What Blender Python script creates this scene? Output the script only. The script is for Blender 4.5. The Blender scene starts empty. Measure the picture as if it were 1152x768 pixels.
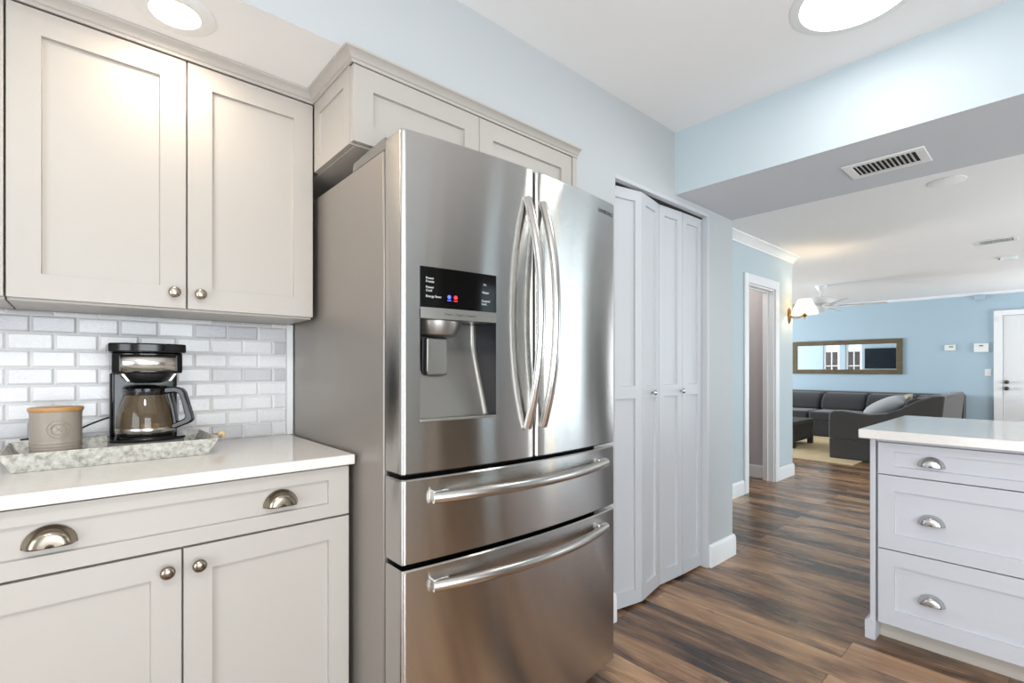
import bpy, bmesh, math, random
from mathutils import Vector, Matrix
random.seed(7)
PI = math.pi
SC = bpy.context.scene
COL = SC.collection

# ------------------------------------------------------------------ camera, exposure, world, lights
YAW = 0.844748
cam_d = bpy.data.cameras.new('camera'); cam = bpy.data.objects.new('camera', cam_d); COL.objects.link(cam)
cam_d.sensor_fit = 'HORIZONTAL'; cam_d.sensor_width = 36.0
cam_d.lens = 36.0 * 550.87 / 1152.0
cam_d.shift_y = (415.18 - 384.0) / 1152.0
cam_d.clip_start = 0.02
cam.location = (1.385, 0.0, 1.165)
cam.rotation_euler = (PI / 2, 0.0, YAW)
SC.camera = cam
vs = SC.view_settings
vs.view_transform = 'Standard'; vs.look = 'None'; vs.gamma = 1.0; vs.use_curve_mapping = False
vs.exposure = 0.20
SC.render.film_transparent = False

world = bpy.data.worlds.new('World'); SC.world = world; world.use_nodes = True
bg = world.node_tree.nodes['Background']
bg.inputs[0].default_value = (0.78, 0.89, 1.0, 1.0); bg.inputs[1].default_value = 1.7

def area(name, loc, rot, sx, sy, power, col=(1, 1, 1), shape='RECTANGLE', spread=PI):
    d = bpy.data.lights.new(name, 'AREA'); d.shape = shape; d.size = sx
    if shape in ('RECTANGLE', 'ELLIPSE'): d.size_y = sy
    d.energy = power; d.color = col; d.spread = spread
    o = bpy.data.objects.new(name, d); COL.objects.link(o); o.location = loc; o.rotation_euler = rot
    return o

def point(name, loc, power, col, r=0.03):
    d = bpy.data.lights.new(name, 'POINT'); d.energy = power; d.color = col; d.shadow_soft_size = r
    o = bpy.data.objects.new(name, d); COL.objects.link(o); o.location = loc
    return o

COOL = (0.94, 0.97, 1.0)
def aimed_area(name, loc, aim, sx, sy, power, spread=180, col=COOL):
    q = Vector(aim).to_track_quat('-Z', 'Y')
    o = area(name, loc, q.to_euler(), sx, sy, power, col, 'RECTANGLE', math.radians(spread))
    return o
# added fill lamps inside the unseen sides; only the slider's shines in through glass
aimed_area('fill_back', (1.70, -1.70, 1.05), (0, 1, 0.12), 2.0, 1.7, 34)
aimed_area('fill_kitchen_side', (3.20, 0.30, 1.05), (-1, 0.2, 0.12), 1.6, 1.7, 44)
aimed_area('daylight_slider', (3.50, 5.30, 1.06), (-1, 0, 0.15), 2.3, 2.0, 60, 180, (0.84, 0.92, 1.0))
aimed_area('fill_living_side', (3.20, 9.60, 1.3), (-1, -0.1, 0.45), 1.6, 1.6, 90)
aimed_area('fill_living_left', (-5.95, 8.20, 1.2), (1, -0.05, 0.45), 2.2, 1.8, 260)

# ------------------------------------------------------------------ materials
MATS = {}
def srgb(r, g, b):
    f = lambda c: (c / 255 / 12.92) if c / 255 <= 0.04045 else ((c / 255 + 0.055) / 1.055) ** 2.4
    return (f(r), f(g), f(b), 1.0)

def mat(name, rgb, rough=0.5, metal=0.0, **kw):
    if name in MATS: return MATS[name]
    m = bpy.data.materials.new(name); m.use_nodes = True
    b = m.node_tree.nodes['Principled BSDF']
    b.inputs['Base Color'].default_value = srgb(*rgb)
    b.inputs['Roughness'].default_value = rough; b.inputs['Metallic'].default_value = metal
    for k, v in kw.items(): b.inputs[k].default_value = v
    MATS[name] = m
    return m

def nodes(m): return m.node_tree.nodes, m.node_tree.links, m.node_tree.nodes['Principled BSDF']

def add_noise_bump(m, scale, strength, dist=0.002, stretch=(1, 1, 1)):
    n, l, b = nodes(m)
    tc = n.new('ShaderNodeTexCoord'); mp = n.new('ShaderNodeMapping'); mp.inputs['Scale'].default_value = stretch
    nz = n.new('ShaderNodeTexNoise'); nz.inputs['Scale'].default_value = scale; nz.inputs['Detail'].default_value = 4
    bp = n.new('ShaderNodeBump'); bp.inputs['Strength'].default_value = strength; bp.inputs['Distance'].default_value = dist
    l.new(tc.outputs['Object'], mp.inputs['Vector']); l.new(mp.outputs[0], nz.inputs['Vector'])
    l.new(nz.outputs['Fac'], bp.inputs['Height']); l.new(bp.outputs[0], b.inputs['Normal'])
    return nz, mp

def color_noise(m, cols, scale, stretch=(1, 1, 1), detail=6, rough=0.6, pos=None, distortion=0.0):
    n, l, b = nodes(m)
    tc = n.new('ShaderNodeTexCoord'); mp = n.new('ShaderNodeMapping'); mp.inputs['Scale'].default_value = stretch
    nz = n.new('ShaderNodeTexNoise'); nz.inputs['Scale'].default_value = scale; nz.inputs['Detail'].default_value = detail
    nz.inputs['Roughness'].default_value = rough; nz.inputs['Distortion'].default_value = distortion
    r = n.new('ShaderNodeValToRGB'); e = r.color_ramp.elements
    pos = pos or [0.3 + 0.4 * i / (len(cols) - 1) for i in range(len(cols))]
    while len(e) < len(cols): e.new(0.5)
    for i, c in enumerate(cols): e[i].position = pos[i]; e[i].color = srgb(*c)
    l.new(tc.outputs['Object'], mp.inputs['Vector']); l.new(mp.outputs[0], nz.inputs['Vector'])
    l.new(nz.outputs['Fac'], r.inputs[0]); l.new(r.outputs[0], b.inputs['Base Color'])
    return r

PAINT_K = mat('paint_kitchen', (186, 189, 191), 0.6); add_noise_bump(PAINT_K, 160, 0.08)
PAINT_B = mat('paint_blue', (190, 202, 208), 0.6); add_noise_bump(PAINT_B, 160, 0.08)
PAINT_L = mat('paint_living', (170, 191, 204), 0.6); add_noise_bump(PAINT_L, 120, 0.08)
PAINT_H = mat('paint_hall', (192, 186, 186), 0.7); add_noise_bump(PAINT_H, 120, 0.06)
BEAM_U = mat('beam_underside', (202, 205, 211), 0.7); add_noise_bump(BEAM_U, 120, 0.08)
WHITE_C = mat('ceiling_white', (240, 239, 238), 0.8); add_noise_bump(WHITE_C, 90, 0.12)
TRIM = mat('trim_white', (236, 237, 238), 0.35); add_noise_bump(TRIM, 60, 0.02)
CAB = mat('cabinet_paint', (180, 174, 167), 0.38); add_noise_bump(CAB, 220, 0.03, 0.001)
ISL = mat('island_paint', (196, 197, 203), 0.38); add_noise_bump(ISL, 220, 0.03, 0.001)
DARK = mat('dark_gap', (26, 25, 25), 0.8); add_noise_bump(DARK, 50, 0.1)
QUARTZ = mat('white_quartz', (230, 227, 223), 0.12); color_noise(QUARTZ, [(226, 222, 217), (219, 215, 210)], 60)
NICKEL = mat('brushed_nickel', (176, 168, 156), 0.26, 1.0); add_noise_bump(NICKEL, 300, 0.05, 0.0005)
BRIGHT_NICKEL = mat('bright_nickel', (196, 196, 196), 0.25, 1.0); add_noise_bump(BRIGHT_NICKEL, 300, 0.05, 0.0005)
BRONZE_NICKEL = mat('aged_nickel', (150, 140, 126), 0.24, 1.0); add_noise_bump(BRONZE_NICKEL, 250, 0.08, 0.0005)
BLACK_P = mat('black_plastic', (12, 12, 13), 0.16); add_noise_bump(BLACK_P, 300, 0.01)
BLACK_S = mat('black_satin', (20, 20, 21), 0.4); add_noise_bump(BLACK_S, 300, 0.03)
GREY_P = mat('grey_plastic', (120, 117, 112), 0.4); add_noise_bump(GREY_P, 300, 0.03)
RUBBER = mat('black_rubber', (14, 14, 15), 0.55); add_noise_bump(RUBBER, 200, 0.05)
BRASS = mat('antique_brass', (146, 116, 74), 0.28, 1.0); add_noise_bump(BRASS, 200, 0.06, 0.0005)
CER = mat('taupe_enamel', (160, 150, 138), 0.35); add_noise_bump(CER, 60, 0.03)
OAK = mat('light_wood', (196, 150, 94), 0.5); color_noise(OAK, [(206, 164, 110), (176, 128, 76)], 30, (1, 0.2, 3))
BEAD = mat('wood_bead', (212, 178, 128), 0.5); color_noise(BEAD, [(232, 208, 168), (216, 186, 140)], 60)
ROPE = mat('rope', (190, 172, 142), 0.8); add_noise_bump(ROPE, 500, 0.4)
GALV = mat('galvanized', (190, 190, 184), 0.45, 0.15); color_noise(GALV, [(150, 148, 140), (198, 197, 190), (222, 220, 212)], 75, detail=3)
SOFA = mat('charcoal_chenille', (66, 63, 62), 0.9, **{'Sheen Weight': 0.25}); add_noise_bump(SOFA, 400, 0.3)
SOFA_D = mat('charcoal_dark', (44, 43, 45), 0.9, **{'Sheen Weight': 0.2}); add_noise_bump(SOFA_D, 400, 0.3)
PIL = mat('grey_pillow', (150, 152, 156), 0.8, **{'Sheen Weight': 0.4}); add_noise_bump(PIL, 300, 0.3)
PIL_B = mat('cream_pillow', (196, 186, 168), 0.85); add_noise_bump(PIL_B, 300, 0.3)
RUG = mat('beige_rug', (205, 184, 146), 0.95); color_noise(RUG, [(212, 192, 154), (190, 168, 130)], 40); add_noise_bump(RUG, 500, 0.5, 0.004)
OTTO = mat('ottoman_fabric', (66, 64, 58), 0.85); color_noise(OTTO, [(74, 72, 66), (52, 50, 46)], 60)
MIRF = mat('mirror_frame_wood', (98, 84, 58), 0.45); color_noise(MIRF, [(108, 94, 66), (80, 68, 46)], 30, (0.2, 1, 1))
MIRG = mat('mirror_glass', (235, 238, 240), 0.01, 1.0)
TVS = mat('tv_screen', (6, 8, 14), 0.12); add_noise_bump(TVS, 5, 0.0)
WHITE_P = mat('white_plastic', (232, 233, 232), 0.4); add_noise_bump(WHITE_P, 200, 0.02)
BLADE = mat('fan_blade', (214, 210, 206), 0.5); color_noise(BLADE, [(220, 216, 212), (200, 195, 190)], 12, (1, 8, 1))
GREEN_LCD = mat('lcd_green', (150, 160, 70), 0.3)
DOORW = mat('door_white', (224, 225, 226), 0.4); add_noise_bump(DOORW, 100, 0.03)
KNOB_D = mat('dark_pewter', (92, 88, 84), 0.3, 1.0); add_noise_bump(KNOB_D, 200, 0.04)
BIF = mat('bifold_paint', (198, 200, 204), 0.42); add_noise_bump(BIF, 220, 0.03, 0.001)
GREEN = mat('foliage', (70, 110, 60), 0.8); color_noise(GREEN, [(90, 130, 70), (50, 84, 44)], 9)
PATIO = mat('patio_wall', (214, 178, 160), 0.8); color_noise(PATIO, [(222, 190, 172), (200, 160, 142)], 4)

def emit(name, rgb, strength):
    m = bpy.data.materials.new(name); m.use_nodes = True
    b = m.node_tree.nodes['Principled BSDF']
    b.inputs['Base Color'].default_value = srgb(*rgb)
    b.inputs['Emission Color'].default_value = srgb(*rgb); b.inputs['Emission Strength'].default_value = strength
    return m
LAMP_W = emit('lamp_diffuser_warm', (255, 243, 224), 7.0)
LAMP_N = emit('lamp_diffuser_white', (255, 252, 246), 6.0)
LED_R = emit('led_red', (255, 30, 40), 2.2)
LED_B = emit('led_blue', (70, 80, 255), 1.8)

# brushed stainless: fine horizontal brush lines tilt the surface up and down, so mirrored things stretch vertically
def steel(name, rgb, rough, tilt):
    m = mat(name, rgb, rough, 1.0)
    n, l, b = nodes(m)
    ge = n.new('ShaderNodeNewGeometry'); ad = n.new('ShaderNodeVectorMath'); ad.operation = 'ADD'; l.new(ge.outputs['Normal'], ad.inputs[0])
    cx = n.new('ShaderNodeCombineXYZ')
    acc = None
    for k in range(3):
        sc = n.new('ShaderNodeVectorMath'); sc.operation = 'MULTIPLY'; sc.inputs[1].default_value = (917.0 + 37 * k, 1013.0 + 11 * k, 20011.0 + 301 * k)
        wn = n.new('ShaderNodeTexWhiteNoise'); wn.noise_dimensions = '3D'
        l.new(ge.outputs['Position'], sc.inputs[0]); l.new(sc.outputs[0], wn.inputs['Vector'])
        if acc is None: acc = wn.outputs['Value']
        else:
            p = n.new('ShaderNodeMath'); p.operation = 'ADD'; l.new(acc, p.inputs[0]); l.new(wn.outputs['Value'], p.inputs[1]); acc = p.outputs[0]
    q = n.new('ShaderNodeMath'); q.operation = 'SUBTRACT'; q.inputs[1].default_value = 1.5; l.new(acc, q.inputs[0])
    w = n.new('ShaderNodeMath'); w.operation = 'MULTIPLY'; w.inputs[1].default_value = tilt; l.new(q.outputs[0], w.inputs[0])
    l.new(w.outputs[0], cx.inputs[2]); l.new(cx.outputs[0], ad.inputs[1])
    nm = n.new('ShaderNodeVectorMath'); nm.operation = 'NORMALIZE'; l.new(ad.outputs[0], nm.inputs[0]); l.new(nm.outputs[0], b.inputs['Normal'])
    return m
STEEL = steel('stainless_brushed', (193, 191, 188), 0.10, 0.30)
STEEL_H = mat('stainless_handle', (205, 202, 198), 0.22, 1.0); add_noise_bump(STEEL_H, 200, 0.02, 0.0005)
BODY = steel('fridge_side_grey', (158, 151, 144), 0.40, 0.1)
BODY.node_tree.nodes['Principled BSDF'].inputs['Metallic'].default_value = 0.55
DISP_G = mat('dispenser_grey', (150, 147, 142), 0.34, 0.85); add_noise_bump(DISP_G, 200, 0.02, 0.0005)
DISP_D = mat('dispenser_dark', (44, 45, 50), 0.22, 0.2); add_noise_bump(DISP_D, 200, 0.02, 0.0005)
GLOSSBLK = mat('gloss_black_panel', (5, 5, 6), 0.08); add_noise_bump(GLOSSBLK, 20, 0.005)
INK = mat('pale_print', (205, 208, 210), 0.5); add_noise_bump(INK, 200, 0.01)
LETTER = mat('grey_lettering', (88, 88, 92), 0.3, 0.8); add_noise_bump(LETTER, 200, 0.01)

def thin_glass(name, tint, refl=0.9, ior=1.45):
    m = bpy.data.materials.new(name); m.use_nodes = True
    n, l = m.node_tree.nodes, m.node_tree.links
    n.remove(n['Principled BSDF'])
    tr = n.new('ShaderNodeBsdfTransparent'); tr.inputs[0].default_value = srgb(*tint)
    gl = n.new('ShaderNodeBsdfGlossy'); gl.inputs['Roughness'].default_value = 0.03
    fr = n.new('ShaderNodeFresnel'); ge = n.new('ShaderNodeNewGeometry')
    io = n.new('ShaderNodeMapRange'); io.inputs['To Min'].default_value = ior; io.inputs['To Max'].default_value = 1 / ior
    l.new(ge.outputs['Backfacing'], io.inputs['Value']); l.new(io.outputs[0], fr.inputs['IOR'])
    mx = n.new('ShaderNodeMixShader')
    l.new(fr.outputs[0], mx.inputs[0]); l.new(tr.outputs[0], mx.inputs[1]); l.new(gl.outputs[0], mx.inputs[2])
    l.new(mx.outputs[0], n['Material Output'].inputs['Surface'])
    return m
CARAFE = thin_glass('carafe_glass', (214, 196, 168), ior=1.6)
def smoke(m):
    n, l = m.node_tree.nodes, m.node_tree.links
    out = n['Material Output']; src = out.inputs['Surface'].links[0].from_socket
    p = n.new('ShaderNodeBsdfPrincipled'); p.inputs['Base Color'].default_value = srgb(158, 142, 116); p.inputs['Roughness'].default_value = 0.06
    mx = n.new('ShaderNodeMixShader'); mx.inputs[0].default_value = 0.17
    l.new(src, mx.inputs[1]); l.new(p.outputs[0], mx.inputs[2]); l.new(mx.outputs[0], out.inputs['Surface'])
smoke(CARAFE)
PANE = thin_glass('window_glass', (248, 252, 252), ior=1.35)

def shade_mat():
    m = bpy.data.materials.new('lamp_shade_cloth'); m.use_nodes = True
    n, l, b = nodes(m)
    b.inputs['Base Color'].default_value = srgb(250, 240, 214); b.inputs['Roughness'].default_value = 0.9
    tr = n.new('ShaderNodeBsdfTranslucent'); tr.inputs[0].default_value = srgb(255, 240, 205)
    mx = n.new('ShaderNodeMixShader'); mx.inputs[0].default_value = 0.6
    l.new(b.outputs[0], mx.inputs[1]); l.new(tr.outputs[0], mx.inputs[2]); l.new(mx.outputs[0], n['Material Output'].inputs['Surface'])
    return m
SHADE = shade_mat()

def floor_mat():
    m = mat('plank_floor', (110, 84, 62), 0.3)
    n, l, b = nodes(m)
    tc = n.new('ShaderNodeTexCoord')
    br = n.new('ShaderNodeTexBrick'); br.offset = 0.37; br.offset_frequency = 2; br.squash = 1.0
    br.inputs['Scale'].default_value = 1.0; br.inputs['Brick Width'].default_value = 1.25; br.inputs['Row Height'].default_value = 0.165
    br.inputs['Mortar Size'].default_value = 0.0012; br.inputs['Mortar Smooth'].default_value = 0.2; br.inputs['Bias'].default_value = 0.0
    br.inputs['Color1'].default_value = (0, 0, 0, 1); br.inputs['Color2'].default_value = (1, 1, 1, 1); br.inputs['Mortar'].default_value = (0.5, 0.5, 0.5, 1)
    l.new(tc.outputs['Object'], br.inputs['Vector'])
    ad = n.new('ShaderNodeVectorMath'); ad.operation = 'MULTIPLY_ADD'
    ad.inputs[1].default_value = (7.3, 3.1, 5.7)
    l.new(br.outputs['Color'], ad.inputs[0]); l.new(tc.outputs['Object'], ad.inputs[2])
    def nz(scale, stretch, detail, rough, dist=0.0):
        mp = n.new('ShaderNodeMapping'); mp.inputs['Scale'].default_value = stretch
        x = n.new('ShaderNodeTexNoise'); x.inputs['Scale'].default_value = scale; x.inputs['Detail'].default_value = detail
        x.inputs['Roughness'].default_value = rough; x.inputs['Distortion'].default_value = dist
        l.new(ad.outputs[0], mp.inputs['Vector']); l.new(mp.outputs[0], x.inputs['Vector'])
        return x
    a = nz(1.0, (1.7, 7.5, 1), 4, 0.55, 0.7)
    g = nz(1.0, (5, 95, 1), 4, 0.65)
    k = nz(1.0, (6, 13, 1), 2, 0.5, 0.8)
    r = n.new('ShaderNodeValToRGB'); e = r.color_ramp.elements
    cols = [(0.25, (60, 50, 46)), (0.37, (100, 77, 61)), (0.47, (140, 107, 82)), (0.58, (170, 133, 101)), (0.74, (200, 163, 126))]
    while len(e) < len(cols): e.new(0.5)
    for i, (p, c) in enumerate(cols): e[i].position = p; e[i].color = srgb(*c)
    m1 = n.new('ShaderNodeMath'); m1.operation = 'MULTIPLY_ADD'; m1.inputs[1].default_value = 0.22
    l.new(br.outputs['Color'], m1.inputs[0])
    sb = n.new('ShaderNodeMath'); sb.operation = 'SUBTRACT'; sb.inputs[1].default_value = 0.11
    l.new(a.outputs['Fac'], sb.inputs[0]); l.new(sb.outputs[0], m1.inputs[2])
    l.new(m1.outputs[0], r.inputs[0])
    mg = n.new('ShaderNodeMix'); mg.data_type = 'RGBA'; mg.blend_type = 'MULTIPLY'; mg.inputs[0].default_value = 0.38
    rg = n.new('ShaderNodeValToRGB'); rg.color_ramp.elements[0].position = 0.3; rg.color_ramp.elements[0].color = (0.4, 0.38, 0.37, 1); rg.color_ramp.elements[1].position = 0.62
    l.new(g.outputs['Fac'], rg.inputs[0]); l.new(r.outputs[0], mg.inputs[6]); l.new(rg.outputs[0], mg.inputs[7])
    mk = n.new('ShaderNodeMix'); mk.data_type = 'RGBA'; mk.blend_type = 'MIX'; mk.inputs[7].default_value = srgb(50, 42, 40)
    rk = n.new('ShaderNodeValToRGB'); rk.color_ramp.elements[0].position = 0.66; rk.color_ramp.elements[1].position = 0.80
    rk.color_ramp.elements[1].color = (0.75, 0.75, 0.75, 1)
    l.new(k.outputs['Fac'], rk.inputs[0]); l.new(rk.outputs[0], mk.inputs[0]); l.new(mg.outputs[2], mk.inputs[6])
    ms = n.new('ShaderNodeMix'); ms.data_type = 'RGBA'; ms.inputs[7].default_value = srgb(44, 34, 28)
    l.new(br.outputs['Fac'], ms.inputs[0]); l.new(mk.outputs[2], ms.inputs[6])
    l.new(ms.outputs[2], b.inputs['Base Color'])
    bp = n.new('ShaderNodeBump'); bp.inputs['Strength'].default_value = 0.15; bp.inputs['Distance'].default_value = 0.002
    l.new(g.outputs['Fac'], bp.inputs['Height']); l.new(bp.outputs[0], b.inputs['Normal'])
    mr = n.new('ShaderNodeMapRange'); mr.inputs['To Min'].default_value = 0.2; mr.inputs['To Max'].default_value = 0.32
    l.new(g.outputs['Fac'], mr.inputs['Value']); l.new(mr.outputs[0], b.inputs['Roughness'])
    return m
FLOOR = floor_mat()

def tile_mat():
    m = mat('marble_tile', (220, 220, 222), 0.2)
    n, l, b = nodes(m)
    at = n.new('ShaderNodeVertexColor'); at.layer_name = 'tile'
    tc = n.new('ShaderNodeTexCoord')
    ad = n.new('ShaderNodeVectorMath'); ad.operation = 'MULTIPLY_ADD'; ad.inputs[1].default_value = (9, 7, 5)
    l.new(at.outputs['Color'], ad.inputs[0]); l.new(tc.outputs['Object'], ad.inputs[2])
    nz = n.new('ShaderNodeTexNoise'); nz.inputs['Scale'].default_value = 11; nz.inputs['Detail'].default_value = 6; nz.inputs['Distortion'].default_value = 1.6
    l.new(ad.outputs[0], nz.inputs['Vector'])
    r = n.new('ShaderNodeValToRGB'); e = r.color_ramp.elements; e.new(0.5)
    for i, (p, c) in enumerate([(0.28, (186, 186, 190)), (0.40, (222, 222, 225)), (0.62, (236, 236, 237))]): e[i].position = p; e[i].color = srgb(*c)
    l.new(nz.outputs['Fac'], r.inputs[0])
    sp = n.new('ShaderNodeSeparateColor'); l.new(at.outputs['Color'], sp.inputs[0])
    mx = n.new('ShaderNodeMix'); mx.data_type = 'RGBA'; mx.blend_type = 'MULTIPLY'; mx.inputs[0].default_value = 1.0
    rr = n.new('ShaderNodeValToRGB'); rr.color_ramp.elements[0].position = 0.0; rr.color_ramp.elements[0].color = srgb(206, 206, 209); rr.color_ramp.elements[1].position = 0.35; rr.color_ramp.elements[1].color = srgb(250, 249, 248)
    l.new(sp.outputs[0], rr.inputs[0]); l.new(r.outputs[0], mx.inputs[6]); l.new(rr.outputs[0], mx.inputs[7])
    l.new(mx.outputs[2], b.inputs['Base Color'])
    return m
TILE = tile_mat()
GROUT = mat('grout', (222, 221, 220), 0.8); add_noise_bump(GROUT, 300, 0.1)

# ------------------------------------------------------------------ mesh helpers
class MB:
    def __init__(s): s.v = []; s.f = []; s.mi = []
    def vert(s, p): s.v.append(tuple(p)); return len(s.v) - 1
    def face(s, idx, mi=0): s.f.append(tuple(idx)); s.mi.append(mi)
    def quadpts(s, pts, mi=0): s.face([s.vert(p) for p in pts], mi)
    def box(s, x0, x1, y0, y1, z0, z1, T=None, mi=0):
        T = T or (lambda a, b, c: (a, b, c))
        i = [s.vert(T(*p)) for p in ((x0, y0, z0), (x1, y0, z0), (x1, y1, z0), (x0, y1, z0), (x0, y0, z1), (x1, y0, z1), (x1, y1, z1), (x0, y1, z1))]
        for q in ((0, 3, 2, 1), (4, 5, 6, 7), (0, 1, 5, 4), (1, 2, 6, 5), (2, 3, 7, 6), (3, 0, 4, 7)): s.face([i[k] for k in q], mi)
        return s
    def tube(s, path, r, n=12, cap=True, flat=None):
        path = [Vector(p) for p in path]; rs = r if isinstance(r, (list, tuple)) else [r] * len(path)
        ref = None; rings = []
        for k, p in enumerate(path):
            t = (path[min(k + 1, len(path) - 1)] - path[max(k - 1, 0)]).normalized()
            if ref is None:
                ref = Vector((0, 0, 1)) if abs(t.z) < 0.9 else Vector((0, 1, 0))
            a = (ref - t * ref.dot(t)).normalized(); b = t.cross(a); ref = a
            fa, fb = flat or (1, 1)
            rings.append([s.vert(p + a * (rs[k] * fa * math.cos(2 * PI * j / n)) + b * (rs[k] * fb * math.sin(2 * PI * j / n))) for j in range(n)])
        for k in range(len(rings) - 1):
            for j in range(n):
                s.face((rings[k][j], rings[k][(j + 1) % n], rings[k + 1][(j + 1) % n], rings[k + 1][j]))
        if cap: s.face(rings[0][::-1]); s.face(rings[-1])
        return s
    def lathe(s, prof, n=32, T=None, cap=True, a0=0, a1=2 * PI):
        T = T or (lambda a, b, c: (a, b, c)); full = abs(a1 - a0 - 2 * PI) < 1e-6
        m = n if full else n + 1; rings = []
        for r, z in prof:
            rings.append([s.vert(T(r * math.cos(a0 + (a1 - a0) * j / n), r * math.sin(a0 + (a1 - a0) * j / n), z)) for j in range(m)])
        for k in range(len(rings) - 1):
            for j in range(n):
                s.face((rings[k][j], rings[k][(j + 1) % m], rings[k + 1][(j + 1) % m], rings[k + 1][j]))
        if cap:
            s.face(rings[0][::-1]); s.face(rings[-1])
        return s
    def prism(s, pts, w0, w1, T):
        a = [s.vert(T(u, v, w0)) for u, v in pts]; b = [s.vert(T(u, v, w1)) for u, v in pts]; n = len(pts)
        s.face(a[::-1]); s.face(b)
        for i in range(n): s.face((a[i], a[(i + 1) % n], b[(i + 1) % n], b[i]))
        return s
    def sweep(s, line, prof):            # plan polyline with mitres; profile (outward to the right, z), closed
        L = [Vector(p) for p in line]; rings = []
        for k, p in enumerate(L):
            ds = []
            if k > 0: ds.append((L[k] - L[k - 1]).normalized())
            if k < len(L) - 1: ds.append((L[k + 1] - L[k]).normalized())
            ns = [Vector((d.y, -d.x)) for d in ds]
            m = sum(ns, Vector((0, 0))).normalized(); m = m / m.dot(ns[0])
            rings.append([s.vert((p.x + m.x * o, p.y + m.y * o, z)) for o, z in prof])
        n = len(prof)
        for k in range(len(rings) - 1):
            for j in range(n): s.face((rings[k][j], rings[k][(j + 1) % n], rings[k + 1][(j + 1) % n], rings[k + 1][j]))
        s.face(rings[0][::-1]); s.face(rings[-1])
        return s
    def shaker(s, u0, u1, v0, v1, w, th, st, T, rec=0.011, cuts=None):
        """shaker front: outer slab with one or more recessed panels (cuts = list of (v0,v1) in between)"""
        cuts = cuts or [(v0 + st, v1 - st)]
        P = lambda a, b, c: s.vert(T(a, b, c))
        a0, a1 = u0 + st, u1 - st
        def q(x0, x1, y0, y1, c): s.face([P(x0, y0, c), P(x1, y0, c), P(x1, y1, c), P(x0, y1, c)])
        q(u0, a0, v0, v1, w); q(a1, u1, v0, v1, w)
        lo = v0
        for c0, c1 in cuts:
            q(a0, a1, lo, c0, w); lo = c1
            e = 0.0008
            o = [P(a0, c0, w), P(a1, c0, w), P(a1, c1, w), P(a0, c1, w)]
            i = [P(a0 + e, c0 + e, w - rec), P(a1 - e, c0 + e, w - rec), P(a1 - e, c1 - e, w - rec), P(a0 + e, c1 - e, w - rec)]
            for k in range(4): s.face((o[k], o[(k + 1) % 4], i[(k + 1) % 4], i[k]))
            s.face(i)
        q(a0, a1, lo, v1, w)
        b = w - th
        s.face([P(u0, v0, b), P(u0, v1, b), P(u1, v1, b), P(u1, v0, b)])
        s.face([P(u0, v0, b), P(u1, v0, b), P(u1, v0, w), P(u0, v0, w)]); s.face([P(u0, v1, w), P(u1, v1, w), P(u1, v1, b), P(u0, v1, b)])
        s.face([P(u0, v0, w), P(u0, v1, w), P(u0, v1, b), P(u0, v0, b)]); s.face([P(u1, v0, b), P(u1, v1, b), P(u1, v1, w), P(u1, v0, w)])
        return s
    def build(s, name, m, parent=None, bevel=0.0, seg=2, smooth=True, angle=35, merge=True, solid=0.0, subsurf=0, recalc=True):
        off = Vector((0, 0, 0)); p = parent
        while p is not None: off += p.location; p = p.parent
        me = bpy.data.meshes.new(name)
        me.from_pydata([tuple(Vector(v) - off) for v in s.v], [], s.f)
        ms = m if isinstance(m, (list, tuple)) else [m]
        for x in ms: me.materials.append(x)
        for pl, k in zip(me.polygons, s.mi): pl.material_index = k
        bm = bmesh.new(); bm.from_mesh(me)
        if merge: bmesh.ops.remove_doubles(bm, verts=bm.verts, dist=1e-5)
        if recalc: bmesh.ops.recalc_face_normals(bm, faces=bm.faces)
        bm.to_mesh(me); bm.free()
        if smooth:
            for pl in me.polygons: pl.use_smooth = True
            me.set_sharp_from_angle(angle=math.radians(angle))
        o = bpy.data.objects.new(name, me); COL.objects.link(o)
        if parent is not None: o.parent = parent
        if solid:
            md = o.modifiers.new('thickness', 'SOLIDIFY'); md.thickness = solid; md.offset = 0
        if bevel:
            md = o.modifiers.new('bevel', 'BEVEL'); md.width = bevel; md.segments = seg; md.limit_method = 'ANGLE'; md.angle_limit = math.radians(40); md.harden_normals = False
        if subsurf:
            md = o.modifiers.new('sub', 'SUBSURF'); md.levels = subsurf; md.render_levels = subsurf
        return o

def tag(o, label, cat, group=None):
    o['label'] = label; o['category'] = cat
    if group: o['group'] = group
    return o
def thing(name, label, cat, loc, group=None):
    o = bpy.data.objects.new(name, None); COL.objects.link(o); o.location = loc; o.empty_display_size = 0.05
    return tag(o, label, cat, group)
def struct(o, label=None):
    o['kind'] = 'structure'
    if label: o['label'] = label
    return o
def kids(o): return [c for c in COL.objects if c.parent == o]
def dup(o, loc, label, parent=None):
    def rec(src, par):
        c = src.copy(); COL.objects.link(c); c.parent = par
        for k in kids(src): rec(k, c)
        return c
    c = rec(o, parent); c.location = loc
    if label: c['label'] = label
    return c
def wallbox(name, m, boxes, label=None, bevel=0.0):
    b = MB()
    for q in boxes: b.box(*q)
    return struct(b.build(name, m, smooth=False, merge=False, bevel=bevel), label)

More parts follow.
